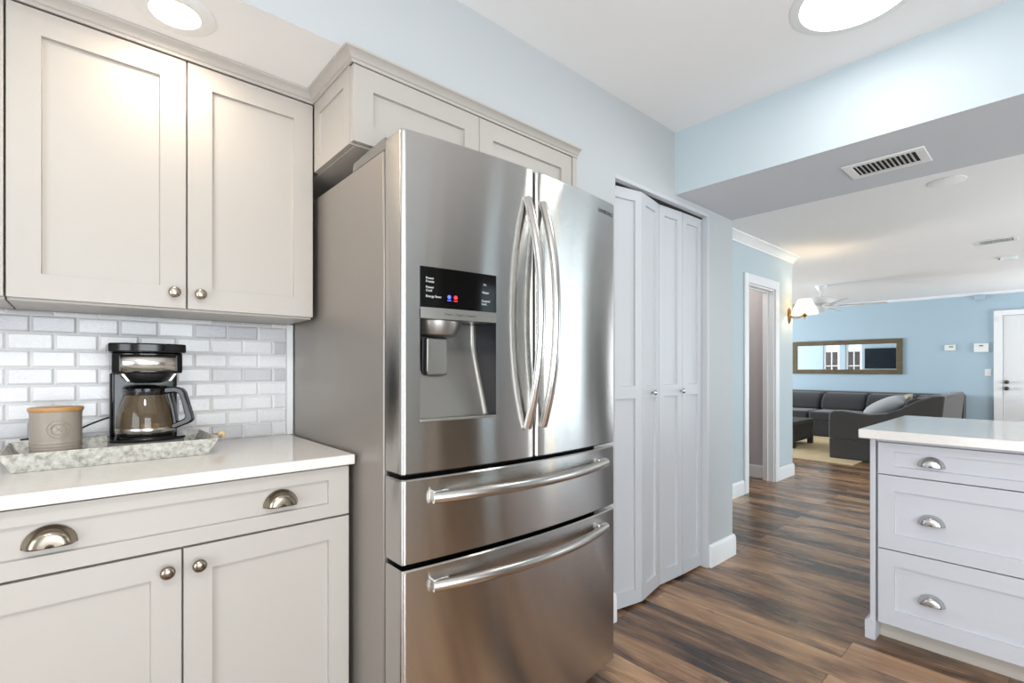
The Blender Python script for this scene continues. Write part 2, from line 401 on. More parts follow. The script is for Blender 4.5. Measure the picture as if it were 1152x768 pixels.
XF = lambda u, v, w: (w, u, v)              # a front facing +x: u = y, v = z, w = x
def text_mesh(name, s, size, m, T, parent, depth=0.0006, align='LEFT', bold=0.0):
    c = bpy.data.curves.new(name, 'FONT'); c.body = s; c.size = size; c.extrude = depth; c.align_x = align; c.offset = bold
    o = bpy.data.objects.new(name, c); COL.objects.link(o)
    dg = bpy.context.evaluated_depsgraph_get(); me = bpy.data.meshes.new_from_object(o.evaluated_get(dg))
    COL.objects.unlink(o); bpy.data.objects.remove(o)
    off = Vector((0, 0, 0)); p = parent
    while p is not None: off += p.location; p = p.parent
    for v in me.vertices: v.co = Vector(T(v.co.x, v.co.y, v.co.z)) - off
    me.materials.clear(); me.materials.append(m); me.name = name
    r = bpy.data.objects.new(name, me); COL.objects.link(r); r.parent = parent
    return r

# ------------------------------------------------------------------ the rooms
HK, HL, HB = 2.434, 2.40, 2.10            # kitchen ceiling, living ceiling, beam and soffit underside
XR, YB, YFAR = 3.30, -1.80, 10.90
wallbox('floor', FLOOR, [(-6.2, XR + 0.15, YB - 0.15, YFAR + 0.15, -0.1, 0.0)])
wallbox('ceiling', WHITE_C, [(-0.72, XR + 0.15, YB - 0.15, 2.42, HK, HK + 0.1)])
wallbox('ceiling_living', WHITE_C, [(-6.2, XR + 0.15, 3.05, YFAR + 0.15, HL, HL + 0.14)])
bm_ = MB(); bm_.box(0.0, XR + 0.15, 2.40, 3.073, HB, HK + 0.05)
bo = bm_.build('wall_beam', [PAINT_B, BEAM_U], smooth=False); struct(bo)
for p in bo.data.polygons:
    if p.normal.z < -0.5: p.material_index = 1
b = MB(); b.box(-0.60, 0.0, -1.0, 1.60, HB, HK + 0.02)
so = b.build('wall_soffit', [PAINT_K, WHITE_C], smooth=False); struct(so)
for p in so.data.polygons:
    if p.normal.z < -0.5: p.material_index = 1
wallbox('wall_left', PAINT_K, [(-0.70, -0.60, -1.1, 3.087, 0, HK + 0.02), (-0.60, 0.0, -1.1, -1.0, 0, HK + 0.02), (-0.12, 0.0, YB - 0.1, -1.1, 0, HK + 0.02)])
wallbox('wall_pier', PAINT_K, [(-0.60, 0.0, 1.60, 1.865, 0, HK + 0.02), (-0.60, 0.0, 2.775, 3.087, 0, HK + 0.02), (-0.60, 0.0, 1.865, 2.775, 2.075, HK + 0.02)])
# rooms' other sides with window openings
def wall_with_holes(name, m, axis, c0, c1, u0, u1, z1, holes):
    bx = []; us = sorted(holes); lo = u0
    def put(a, b_, z0, zz):
        if b_ - a < 1e-4 or zz - z0 < 1e-4: return
        bx.append((c0, c1, a, b_, z0, zz) if axis == 'x' else (a, b_, c0, c1, z0, zz))
    for (a, b_, z0, zz) in us:
        put(lo, a, 0, z1); put(a, b_, 0, z0); put(a, b_, zz, z1); lo = b_
    put(lo, u1, 0, z1)
    return wallbox(name, m, bx)
wall_with_holes('wall_right', PAINT_B, 'x', XR, XR + 0.12, YB - 0.1, YFAR + 0.1, HK + 0.02, [(-0.55, 1.15, 0.06, 2.06), (2.60, 3.00, 0.75, 2.06), (4.15, 6.45, 0.06, 2.06)])
wall_with_holes('wall_back', PAINT_K, 'y', YB - 0.12, YB, -0.1, XR + 0.1, HK + 0.02, [(0.65, 2.75, 0.06, 2.06)])
wallbox('wall_far', PAINT_L, [(-6.2, XR + 0.1, YFAR, YFAR + 0.12, 0, HL + 0.02)])
wall_with_holes('wall_living_near', PAINT_L, 'y', 5.78, 5.90, -6.2, -0.71, HL + 0.02, [(-3.16, -2.76, 0.06, 2.06), (-2.62, -2.24, 0.06, 2.06)])
wallbox('wall_hall', PAINT_B, [(-0.71, -0.60, 3.087, 4.735, 0, HL + 0.02), (-0.71, -0.60, 4.735, 5.39, 1.985, HL + 0.02), (-0.71, -0.60, 5.39, 5.90, 0, HL + 0.02)])
wallbox('wall_hall_inside', PAINT_H, [(-1.7, -0.71, 5.50, 5.60, 0, HL + 0.02), (-1.7, -0.71, 4.35, 4.45, 0, HL + 0.02), (-1.8, -1.7, 4.35, 5.60, 0, HL + 0.02)])

wall_with_holes('wall_living_left', PAINT_L, 'x', -6.2, -6.08, 5.78, YFAR, HL + 0.02, [(7.10, 9.30, 0.06, 2.06)])
wallbox('wall_patio', PATIO, [(-5.2, -2.70, 3.30, 3.42, 0, 1.75)])
def window(n, axis, c, u0, u1, z0, z1, cols, rows, side):
    """framed sash of panes in a wall opening; c = plane of the pane"""
    T = (lambda u, v, w: (c + w * side, u, v)) if axis == 'x' else (lambda u, v, w: (u, c + w * side, v))
    fr = MB(); t = 0.05
    for q in ((u0, u0 + t, z0, z1), (u1 - t, u1, z0, z1), (u0 + t, u1 - t, z0, z0 + t), (u0 + t, u1 - t, z1 - t, z1)):
        fr.box(q[0], q[1], q[2], q[3], -0.03, 0.03, T)
    for i in range(1, cols):
        x = u0 + (u1 - u0) * i / cols; fr.box(x - 0.014, x + 0.014, z0 + t, z1 - t, -0.015, 0.015, T)
    for i in range(1, rows):
        z = z0 + (z1 - z0) * i / rows; fr.box(u0 + t, u1 - t, z - 0.014, z + 0.014, -0.0145, 0.0145, T)
    o = fr.build('window_%d' % n, TRIM, bevel=0.003); struct(o)
    g = MB(); g.box(u0 + t * 0.5, u1 - t * 0.5, z0 + t * 0.5, z1 - t * 0.5, -0.003, 0.003, T)
    g.build('pane', PANE, o)
    return o
window(1, 'x', XR + 0.06, -0.55, 1.15, 0.06, 2.06, 2, 1, 1)
window(6, 'x', XR + 0.06, 2.60, 3.00, 0.75, 2.06, 1, 1, 1)
window(2, 'x', XR + 0.06, 4.15, 6.45, 0.06, 2.06, 2, 1, 1)
window(3, 'y', YB - 0.06, 0.65, 2.75, 0.06, 2.06, 2, 1, 1)
window(4, 'y', 5.84, -3.16, -2.76, 0.06, 2.06, 2, 5, 1)
window(5, 'y', 5.84, -2.62, -2.24, 0.06, 2.06, 2, 5, 1)
window(7, 'x', -6.14, 7.10, 9.30, 0.06, 2.06, 2, 1, 1)

# baseboards, crown, casings
BP = [(0, 0), (0.016, 0), (0.016, 0.10), (0.013, 0.118), (0.008, 0.128), (0, 0.13)]
def baseboard(name, line): return struct(MB().sweep(line, BP).build(name, TRIM, angle=25))
baseboard('baseboard_pier', [(0.0, 2.776), (0.0, 3.087), (-0.58, 3.087)])
baseboard('baseboard_stub', [(0.0, 1.60), (0.0, 1.864)])
baseboard('baseboard_hall', [(-0.60, 3.107), (-0.60, 4.645)])
baseboard('baseboard_hall_end', [(-0.60, 5.481), (-0.60, 5.90), (-2.20, 5.90)])
baseboard('baseboard_inside', [(-1.69, 5.50), (-0.715, 5.50)])
baseboard('baseboard_far', [(-6.0, YFAR), (0.64, YFAR)])
CP = [(0, HL), (0.07, HL), (0.07, HL - 0.012), (0.05, HL - 0.022), (0.03, HL - 0.045), (0.015, HL - 0.062), (0.012, HL - 0.075), (0, HL - 0.075)]
struct(MB().sweep([(-0.60, 3.09), (-0.60, 5.90)], CP).build('trim_1', TRIM, angle=25))
CP2 = [(0, HL), (0.03, HL), (0.03, HL - 0.01), (0.012, HL - 0.035), (0, HL - 0.04)]
struct(MB().sweep([(-6.0, YFAR), (XR, YFAR)], CP2).build('trim_2', TRIM, angle=25))
# doorway casing in the hall wall
cs = MB(); D0, D1, DZ = 4.735, 5.39, 1.985
for (a, c) in ((D0 - 0.085, D0), (D1, D1 + 0.09)): cs.box(-0.60, -0.582, a, c, 0, DZ + 0.085)
cs.box(-0.60, -0.5821, D0, D1, DZ, DZ + 0.085)
cs.box(-0.71, -0.60, D0, D0 + 0.018, 0, DZ); cs.box(-0.71, -0.60, D1 - 0.018, D1, 0, DZ); cs.box(-0.71, -0.60, D0 + 0.018, D1 - 0.018, DZ - 0.018, DZ)
cs.box(-0.668, -0.655, D1 - 0.03, D1 - 0.018, 0, DZ - 0.018); cs.box(-0.668, -0.655, D0 + 0.018, D1 - 0.03, DZ - 0.03, DZ - 0.018)
struct(cs.build('trim_3', TRIM, bevel=0.003, merge=False), 'white door casing around the doorway in the pale blue hall wall')
# pantry jamb and track
pj = MB(); pj.box(-0.10, 0.003, 2.757, 2.775, 0, 2.075); pj.box(-0.10, 0.003, 1.865, 2.757, 2.055, 2.075); pj.box(-0.10, 0.003, 1.865, 1.870, 0, 2.055)
struct(pj.build('trim_4', BIF, bevel=0.002, merge=False))
pt = MB(); pt.box(-0.050, -0.028, 1.872, 2.755, 2.0465, 2.055)
struct(pt.build('trim_5', DARK, bevel=0.001))

# ------------------------------------------------------------------ hardware
def knob_mb(T, r=0.0155):
    return MB().lathe([(0.0065, 0.0), (0.0065, 0.004), (0.0045, 0.008), (0.005, 0.014), (0.011, 0.017), (r, 0.0205), (r, 0.0235), (r * 0.8, 0.0275), (r * 0.42, 0.0295), (0.001, 0.03)], 24, T)
def cup_pull_mb(T, W=0.088, H=0.042, Dp=0.026):
    """bin pull: quarter dome open below, on a thin half-oval flange; origin at the middle of its lower edge"""
    s = MB(); n, k = 24, 10; rows = []
    prof = [(1.0, 0.0), (0.99, 0.10), (0.94, 0.22), (0.88, 0.45), (0.82, 0.70), (0.74, 0.90), (0.60, 1.0), (0.42, 1.03), (0.2, 1.03), (0.0, 1.03)]
    # radial profile around the lower edge's middle: (scale of half oval, depth)
    for (q, d) in prof:
        rows.append([s.vert(T(W / 2 * q * math.cos(PI * j / n), H * q * math.sin(PI * j / n), Dp * d)) for j in range(n + 1)])
    for a in range(len(rows) - 1):
        for j in range(n): s.face((rows[a][j], rows[a][j + 1], rows[a + 1][j + 1], rows[a + 1][j]))
    return s
def at_x(y, z, x): return lambda a, b, c: (x + c, y + a, z + b)          # local (a across, b up, c outwards) facing +x
def at_ny(x, z, y): return lambda a, b, c: (x + a, y - c, z + b)         # facing -y

# ------------------------------------------------------------------ cabinets
def upper_cabinet(y0, ym, y1, label):
    t = thing('wall_cabinet', label, 'cabinet', (-0.45, (y0 + y1) / 2, 1.335), 'grey wall cabinets')
    MB().box(-0.598, -0.337, y0 + 0.002, y1 - 0.001, 1.335, 2.068).build('carcass', CAB, t, bevel=0.002)
    for (a, c, ky) in ((y0, ym, ym - 0.032), (ym, y1, ym + 0.032)):
        d = MB().shaker(a + 0.0018, c - 0.0018, 1.342, 2.062, -0.315, 0.021, 0.062, XF).build('door', CAB, t, bevel=0.0012)
        knob_mb(at_x(ky, 1.385, -0.3150)).build('knob', NICKEL, d, angle=50)
    return t
upper_cabinet(-0.1315, 0.2395, 0.603, 'grey two-door wall cabinet over the coffee maker, lit by the soffit light')
upper_cabinet(-0.88, -0.507, -0.1316, 'grey wall cabinet only just showing at the left edge of the photo')

t = thing('wall_cabinet', 'shallow grey two-door cabinet built in above the steel refrigerator', 'cabinet', (-0.3, 1.1, 1.835), 'grey wall cabinets')
MB().box(-0.598, -0.022, 0.622, 1.598, 1.835, 2.068).build('carcass', CAB, t, bevel=0.002)
YS = lambda u, v, w: (u, -w, v)            # facing -y: w = -y
MB().shaker(-0.312, -0.0225, 1.835, 2.066, -0.604, 0.017, 0.045, YS, rec=0.006).build('side_panel', CAB, t, bevel=0.0012)
for (a, c) in ((0.606, 1.0725), (1.0745, 1.567)):
    MB().shaker(a, c, 1.838, 2.064, 0.0, 0.021, 0.063, XF).build('door', CAB, t, bevel=0.0012)
MB().box(-0.02, 0.004, 1.570, 1.598, 1.838, 2.066).build('filler_strip', CAB, t, bevel=0.002)
CRP = [(0.0, 2.0655), (0.006, 2.0655), (0.006, 2.073), (0.011, 2.076), (0.016, 2.084), (0.026, 2.091), (0.031, 2.093), (0.031, 2.0995), (0.0, 2.0995)]
cr = MB().sweep([(-0.315, -0.99), (-0.315, 0.604), (0.0, 0.604), (0.0, 1.598)], CRP).build('crown_moulding', CAB, angle=25)
tag(cr, 'grey stepped crown moulding running along the tops of the wall cabinets', 'moulding')

def base_cabinet(y0, ym, y1, label):
    t = thing('base_cabinet', label, 'cabinet', (-0.3, (y0 + y1) / 2, 0.0), 'grey base cabinets')
    MB().box(-0.595, -0.047, y0 + 0.001, y1 - 0.001, 0.10, 0.884).build('carcass', CAB, t, bevel=0.002)
    MB().box(-0.595, -0.10, y0 + 0.001, y1 - 0.001, 0.0, 0.0995).build('toe_kick', CAB, t)
    d = MB().shaker(y0 + 0.002, y1 - 0.002, 0.738, 0.879, -0.025, 0.021, 0.036, XF, cuts=[(0.774, 0.845)])
    # wider stiles at the drawer's ends
    d = MB().shaker(y0 + 0.002, y1 - 0.002, 0.738, 0.879, -0.025, 0.021, 0.061, XF, cuts=[(0.776, 0.845)]).build('drawer', CAB, t, bevel=0.0012)
    for yy in (ym - 0.233, ym + 0.225):
        cup_pull_mb(at_x(yy, 0.795, -0.0325)).build('cup_pull', BRONZE_NICKEL, d, solid=0.0016, angle=60, recalc=True)
    for (a, c, ky) in ((y0, ym, ym - 0.032), (ym, y1, ym + 0.032)):
        d = MB().shaker(a + 0.002, c - 0.002, 0.105, 0.732, -0.025, 0.021, 0.060, XF).build('door', CAB, t, bevel=0.0012)
        knob_mb(at_x(ky, 0.689, -0.025)).build('knob', BRONZE_NICKEL, d, angle=50)
    return t
base_cabinet(-0.226, 0.190, 0.606, 'grey base cabinet with one wide drawer over two doors, left of the refrigerator')

ct = MB().box(-0.597, 0.0, -0.99, 0.612, 0.886, 0.915).build('countertop', QUARTZ, bevel=0.003, seg=3)
tag(ct, 'white quartz countertop carrying the coffee maker and galvanized tray', 'countertop')
base_cabinet(-0.99, -0.608, -0.2265, 'grey base cabinet past the left edge of the photo')

# tiled splashback
def tile_splash():
    b = MB(); cols = []
    b.box(-0.5995, -0.592, -0.99, 0.598, 0.9155, 1.334); cols += [0.5] * 6
    nt = 6
    row = 0; z = 0.9165
    while z < 1.33:
        z1 = min(z + 0.0485, 1.3335); off = 0.0 if row % 2 == 1 else 0.05
        y = -1.1 + off
        while y < 0.6:
            a, c = max(y, -0.988), min(y + 0.098, 0.597)
            if c - a > 0.012 and z1 - z > 0.01:
                e, x0, x1 = 0.0055, -0.5915, -0.5880
                q = random.random()
                o = [b.vert((x0, *p)) for p in ((a, z), (c, z), (c, z1), (a, z1))]
                i = [b.vert((x1, *p)) for p in ((a + e, z + e), (c - e, z + e), (c - e, z1 - e), (a + e, z1 - e))]
                for k in range(4): b.face((o[k], o[(k + 1) % 4], i[(k + 1) % 4], i[k]), 1); cols.append(q)
                b.face(i, 1); cols.append(q)
            y += 0.1
        z += 0.0508; row += 1
    o = b.build('tile_backsplash', [GROUT, TILE], merge=False, recalc=False, smooth=False)
    ca = o.data.color_attributes.new('tile', 'FLOAT_COLOR', 'CORNER')
    for p in o.data.polygons:
        q = cols[p.index]; rr = random.Random(int(q * 1e6))
        for li in p.loop_indices: ca.data[li].color = (q, rr.random(), rr.random(), 1)
    return o
tag(tile_splash(), 'white marble brick-pattern tile backsplash behind the coffee maker', 'backsplash')
wf = MB().box(-0.598, -0.578, 0.5985, 0.62, 0.9155, 1.3345).build('trim_6', TRIM, bevel=0.002); struct(wf)

# ------------------------------------------------------------------ refrigerator
FY0, FY1 = 0.622, 1.520; FC = 1.071; FH = (FY1 - FY0) / 2
def bow(y): return 0.289 - 0.032 * ((y - FC) / FH) ** 2
fr = thing('refrigerator', 'tall stainless steel french-door refrigerator with ice dispenser and two freezer drawers', 'refrigerator', (-0.15, FC, 0.0))
MB().box(-0.575, 0.157, FY0 + 0.001, FY1 - 0.001, 0.045, 1.760).build('body', BODY, fr, bevel=0.004)
gk = MB()
gk.box(0.157, 0.168, FY0 + 0.012, FY1 - 0.012, 0.06, 1.755)
gk.box(0.05, 0.215, FY0 + 0.03, FY1 - 0.03, 0.03, 0.068)
for yy in (FY0 + 0.06, FY1 - 0.06):
    for xx in (0.12, -0.5): gk.lathe([(0.02, 0.0), (0.02, 0.046)], 12, lambda a, b_, c, xx=xx, yy=yy: (xx + a, yy + b_, c))
gk.build('base_and_gasket', DARK, fr, merge=False)
# hinge covers on top
for (a, c) in ((FY0 + 0.002, FY0 + 0.10), (FY1 - 0.10, FY1 - 0.002)):
    hc = MB().prism([(-0.05, 1.7605), (-0.04, 1.786), (0.150, 1.796), (0.162, 1.796), (0.164, 1.7605)], a, c, lambda u, v, w: (u, w, v))
    hc.build('hinge_cover', GREY_P, fr, bevel=0.003, merge=False)

def door_profile(y0, y1, x0=0.170, r=0.013):
    """plan outline of a bowed door: back edge x0, front bow with rounded corners"""
    pts = []
    n = 6
    for k in range(n + 1):
        a = PI - PI / 2 * k / n
        pts.append((bow(y0 + r) - r + r * math.sin(PI / 2 * k / n), y0 + r - r * math.cos(PI / 2 * k / n)))
    return pts
def bowed(y0, y1, z0, z1, hole=None, x0=0.170, r=0.012):
    s = MB(); n = 6
    ys = [y0 + r + (y1 - y0 - 2 * r) * k / 14 for k in range(15)]
    if hole: ys = sorted(set([round(v, 5) for v in ys if not (abs(v - hole[0]) < 0.012 or abs(v - hole[1]) < 0.012)] + [hole[0], hole[1]]))
    prof = [(x0, y0)] + [(bow(y0 + r) - r + r * math.sin(PI / 2 * k / n), y0 + r - r * math.cos(PI / 2 * k / n)) for k in range(n)]
    prof += [(bow(y), y) for y in ys]
    prof += [(bow(y1 - r) - r + r * math.cos(PI / 2 * k / n), y1 - r + r * math.sin(PI / 2 * k / n)) for k in range(1, n + 1)] + [(x0, y1)]
    e = 0.004
    def inset(p, d): return (max(x0, p[0] - d) if p[0] > x0 else p[0], min(max(p[1], y0 + d), y1 - d))
    zs = [(z0, e), (z0 + e, 0)] + ([(hole[2], 0), (hole[3], 0)] if hole else []) + [(z1 - e, 0), (z1, e)]
    g = [[s.vert((*(inset(p, d) if d else p), z)) for p in prof] for z, d in zs]
    m = len(prof)
    for k in range(len(zs) - 1):
        for j in range(m - 1):
            if hole and abs(zs[k][0] - hole[2]) < 1e-6 and prof[j][1] >= hole[0] - 1e-6 and prof[j + 1][1] <= hole[1] + 1e-6 and prof[j][0] > x0 + 0.05: continue
            s.face((g[k][j], g[k][j + 1], g[k + 1][j + 1], g[k + 1][j]))
        s.face((g[k][m - 1], g[k][0], g[k + 1][0], g[k + 1][m - 1]))
    s.face(g[0][::-1]); s.face(g[-1])
    return s
def oval_bow(path, ra, rb, n=16): return MB().tube(path, ra, n, True, (1, rb / ra))

HOLE = (0.672, 0.914, 1.028, 1.437)
ld = bowed(FY0, FC - 0.0035, 0.890, 1.787, HOLE).build('door', STEEL, fr, angle=30)
rd = bowed(FC + 0.0035, FY1, 0.890, 1.787).build('door', STEEL, fr, angle=30)
d1 = bowed(FY0, FY1, 0.656, 0.878).build('freezer_drawer', STEEL, fr, angle=30)
d2 = bowed(FY0, FY1, 0.072, 0.643).build('freezer_drawer', STEEL, fr, angle=30)
MB().box(0.172, 0.279, FC - 0.0033, FC + 0.0033, 0.891, 1.783).build('dark_gap_strip', DARK, fr)  # dark strip standing in for the shade in the door gap
def vbow(y):
    P = []
    for k in range(33):
        s = -1 + 2 * k / 32; P.append((bow(y) + 0.004 + 0.060 * (1 - abs(s) ** 2.2), y, 1.3375 + 0.352 * s))
    return P
oval_bow(vbow(1.033), 0.0145, 0.012).build('handle', STEEL_H, ld, angle=40)
oval_bow(vbow(1.100), 0.0145, 0.012).build('handle', STEEL_H, rd, angle=40)
def hbow(z):
    P = []
    for k in range(41):
        s = -1 + 2 * k / 40; y = FC + 0.368 * s
        P.append((bow(y) + 0.013 + 0.036 * (1 - abs(s) ** 2.0), y, z))
    return P
for (dd, z) in ((d1, 0.826), (d2, 0.592)):
    h = oval_bow(hbow(z), 0.0155, 0.0135).build('handle', STEEL_H, dd, angle=40)
    for sg in (-1, 1):
        yy = FC + sg * 0.345
        m = MB(); a, c = (yy - 0.024, yy + 0.024)
        m.box(bow(a if sg < 0 else c) - 0.002, bow(yy) + 0.016, a, c, z - 0.011, z + 0.018)
        m.build('handle_mount', STEEL_H, h, bevel=0.003)
# raised maker's lettering on the right door
def on_bow(y, z, off=0.0002):
    return lambda a, b_, c: (bow(y + a) + off + c, y + a, z + b_)
text_mesh('brand_lettering', 'SAMSUNG', 0.0215, LETTER, on_bow(1.405, 1.734), rd, 0.0006)

# ice and water dispenser
dp = MB(); HY0, HY1, HZ0, HZ1 = HOLE
def xb(y): return bow(y)
pan = MB(); K = 8
for k in range(K):
    a = HY0 + (HY1 - HY0) * k / K; c = HY0 + (HY1 - HY0) * (k + 1) / K
    pan.quadpts([(xb(a) + 0.0015, a, 1.329), (xb(c) + 0.0015, c, 1.329), (xb(c) + 0.0015, c, HZ1), (xb(a) + 0.0015, a, HZ1)])
    pan.quadpts([(xb(a) - 0.03, a, HZ1), (xb(c) - 0.03, c, HZ1), (xb(c) + 0.0015, c, HZ1), (xb(a) + 0.0015, a, HZ1)])
pan.quadpts([(xb(HY0) - .03, HY0, 1.329), (xb(HY0) + .0015, HY0, 1.329), (xb(HY0) + .0015, HY0, HZ1), (xb(HY0) - .03, HY0, HZ1)])
pan.quadpts([(xb(HY1) - .03, HY1, 1.329), (xb(HY1) + .0015, HY1, 1.329), (xb(HY1) + .0015, HY1, HZ1), (xb(HY1) - .03, HY1, HZ1)])
cp = pan.build('control_panel', GLOSSBLK, ld, angle=30); cp['label'] = 'gloss black control panel with blue and red lights'
st = MB()
for k in range(K):
    a = HY0 + (HY1 - HY0) * k / K; c = HY0 + (HY1 - HY0) * (k + 1) / K
    for (z0, z1, o0, o1) in ((1.300, 1.329, 0.003, 0.003), (1.329, 1.329, 0.003, -0.03), (1.300, 1.300, -0.06, 0.003)):
        st.quadpts([(xb(a) + o0, a, z0), (xb(c) + o0, c, z0), (xb(c) + o1, c, z1), (xb(a) + o1, a, z1)])
st.build('trim_strip', DISP_G, ld, angle=30)['label'] = 'satin grey strip below the control panel'
# recess: curved back that comes forward at the bottom, side walls, floor lip
prof = [(0.175, 1.300), (0.175, 1.245), (0.177, 1.225), (0.183, 1.200), (0.1905, 1.175), (0.232, 1.040), (0.236, 1.030)]
rc = MB(); fil = 0.012; cols = [HY0, HY0 + 0.004] + [HY0 + 0.02 + k * 0.03 for k in range(7)] + [HY1 - fil]
for k in range(len(prof) - 1):
    for j in range(len(cols) - 1):
        rc.quadpts([(prof[k][0], cols[j], prof[k][1]), (prof[k][0], cols[j + 1], prof[k][1]), (prof[k + 1][0], cols[j + 1], prof[k + 1][1]), (prof[k + 1][0], cols[j], prof[k + 1][1])])
    prev = None
    for q in range(7):
        a = PI / 2 * q / 6; dy = HY1 - fil + fil * math.sin(a); dx = fil * (1 - math.cos(a))
        cur = [(prof[k][0] + dx, dy, prof[k][1]), (prof[k + 1][0] + dx, dy, prof[k + 1][1])]
        if prev: rc.quadpts([prev[0], cur[0], cur[1], prev[1]])
        prev = cur
rc.build('recess_back', DISP_G, ld, angle=50)
rs = MB()
for y in (HY0, HY1):
    pts = [(p[0] + (fil if y == HY1 else 0), y, p[1]) for p in prof] + [(xb(y) + 0.0005, y, 1.028), (xb(y) + 0.0005, y, 1.300)]
    rs.face([rs.vert(p) for p in pts])
rs.quadpts([(0.16, HY0, 1.3005), (xb(HY0), HY0, 1.3005), (xb(HY1), HY1, 1.3005), (0.16, HY1, 1.3005)])
rs.build('recess_liner', DISP_D, ld, smooth=False)['label'] = 'dark grey side walls of the dispenser recess'
tr = MB()
tr.prism([(0.2355, HY0), (xb(HY0) + 0.003, HY0), (xb((HY0 + HY1) / 2) + 0.003, (HY0 + HY1) / 2), (xb(HY1) + 0.003, HY1), (0.2355, HY1)], 1.026, 1.033, lambda u, v, w: (u, v, w))
tr.build('drip_tray', DISP_G, ld, bevel=0.0015)
nz = MB()
TN = lambda a, b_, c: (0.186 + a * 1.1, 0.772 + b_ * 1.28, c)
nz.lathe([(0.060, 1.2995), (0.058, 1.282), (0.050, 1.262), (0.036, 1.258)], 28, TN, True, -PI / 2, PI / 2)
nz.build('ice_chute', DISP_G, ld, angle=40)
pd = MB()
TP = lambda u, v, w: (0.212 + w + (1.256 - v) * -0.08, u, v)
pd.prism([(0.722, 1.252), (0.790, 1.252), (0.797, 1.160), (0.790, 1.148), (0.732, 1.148), (0.725, 1.160)], -0.004, 0.006, TP)
pd.build('lever_paddle', DISP_G, ld, bevel=0.004, seg=3)
bk = MB(); bk.prism([(0.714, 1.256), (0.795, 1.256), (0.801, 1.152), (0.794, 1.139), (0.727, 1.139), (0.717, 1.152)], -0.012, -0.0045, TP)
bk.build('lever_backing', BLACK_S, ld, bevel=0.003)
# printing on the panel
for (y, z, s, al) in ((0.688, 1.404, 'Power\nFreeze', 'LEFT'), (0.688, 1.380, 'Power\nCool', 'LEFT'), (0.688, 1.356, 'Energy Saver', 'LEFT'),
                      (0.868, 1.404, 'Ice', 'LEFT'), (0.864, 1.381, 'Water', 'LEFT'), (0.862, 1.357, 'Control\nLock', 'LEFT')):
    text_mesh('panel_lettering', s, 0.0088, INK, on_bow(y, z, 0.0018), cp, 0.0002, al)
text_mesh('panel_lettering', 'Water  |  Cubed  |  Crushed', 0.0085, LETTER, on_bow(0.742, 1.311, 0.0032), cp, 0.0002)
for (y, M_, ) in ((0.757, LED_B), (0.777, LED_R)):
    g = MB().lathe([(0.0052, 0.0), (0.0052, 0.0006), (0.0, 0.0006)], 20, on_bow(y, 1.361, 0.0016), True)
    g.box(-0.0055, 0.0055, -0.0105, -0.0085, 0, 0.0006, on_bow(y, 1.361, 0.0016))
    g.build('indicator_light', M_, cp, merge=False)

# ------------------------------------------------------------------ pantry bifold doors
PP = [(-0.046, 1.872), (-0.004, 2.098), (-0.046, 2.3205), (-0.034, 2.538), (-0.030, 2.756)]
def bifold(i0, label):
    t = thing('bifold_door', label, 'door', (PP[i0 + 1][0], PP[i0 + 1][1], 0.012), 'pantry bifold doors')
    for k in (i0, i0 + 1):
        A, B = Vector(PP[k]), Vector(PP[k + 1]); d = (B - A).normalized(); nrm = Vector((d.y, -d.x)); L = (B - A).length
        T = lambda u, v, w, A=A, d=d, nrm=nrm: (A.x + d.x * u + nrm.x * w, A.y + d.y * u + nrm.y * w, v)
        p = MB().shaker(0.001, L - 0.0015, 0.014, 2.044, 0.0, 0.03, 0.046, T, rec=0.012, cuts=[(0.082, 1.021), (1.081, 1.992)]).build('panel', BIF, t, bevel=0.0015)
        if k == (1 if i0 == 0 else 2):
            u = 0.115 if i0 == 0 else L - 0.055 + 0.0
            u = 0.118 if i0 == 0 else L - 0.022
            TK = lambda a, b_, c, A=A, d=d, nrm=nrm, u=u: (A.x + d.x * (u + a) + nrm.x * c, A.y + d.y * (u + a) + nrm.y * c, 1.045 + b_)
            knob_mb(TK, 0.014).build('knob', BRIGHT_NICKEL, p, angle=50)
    return t
bifold(0, 'left pale grey bifold pantry door, half folded outward beside the refrigerator')
bifold(2, 'right pale grey bifold pantry door, nearly flat beside the white pier')

# ------------------------------------------------------------------ island (peninsula)
IY, IX0, IX1, IYB = 2.57, 0.822, 2.60, 3.38
t = thing('kitchen_island', 'pale grey kitchen island with three stacked drawers under a white top', 'island', ((IX0 + IX1) / 2, 2.97, 0.0))
MB().box(IX0 + 0.026, IX1, IY + 0.022, IYB, 0.08, 0.871).build('carcass', ISL, t, bevel=0.002)
ep = MB(); ep.box(IX0 + 0.006, IX0 + 0.0255, IY - 0.002, IYB, 0.075, 0.871)
ep.build('end_panel', ISL, t, bevel=0.002)
pl = MB()
pl.prism([(IX0 - 0.012, 0.0), (IX0 + 0.027, 0.0), (IX0 + 0.027, 0.0745), (IX0 + 0.006, 0.095), (IX0 - 0.002, 0.083), (IX0 - 0.012, 0.078)], IY - 0.008, IYB, lambda u, v, w: (u, w, v))
pl.build('plinth', ISL, t, bevel=0.002)
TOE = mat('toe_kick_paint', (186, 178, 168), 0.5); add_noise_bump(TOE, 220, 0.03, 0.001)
MB().box(IX0 + 0.028, IX1, IY + 0.07, IYB, 0.0, 0.079).build('toe_kick', TOE, t)
W0, W1 = IX0 + 0.034, 1.70
IF = lambda u, v, w: (u, IY - w, v)
for (z0, z1, hz) in ((0.7205, 0.853, 0.770), (0.4045, 0.7155, 0.5355), (0.084, 0.3995, 0.2135)):
    rail = 0.034 if z1 - z0 < 0.2 else 0.064
    d = MB().shaker(W0, W1, z0, z1, 0.0, 0.021, 0.056, IF, cuts=[(z0 + rail, z1 - rail)]).build('drawer', ISL, t, bevel=0.0012)
    for xx in (1.031, 1.525):
        cup_pull_mb(at_ny(xx, hz, IY + 0.0075), 0.086, 0.040, 0.026).build('cup_pull', BRIGHT_NICKEL, d, solid=0.0016, angle=60)
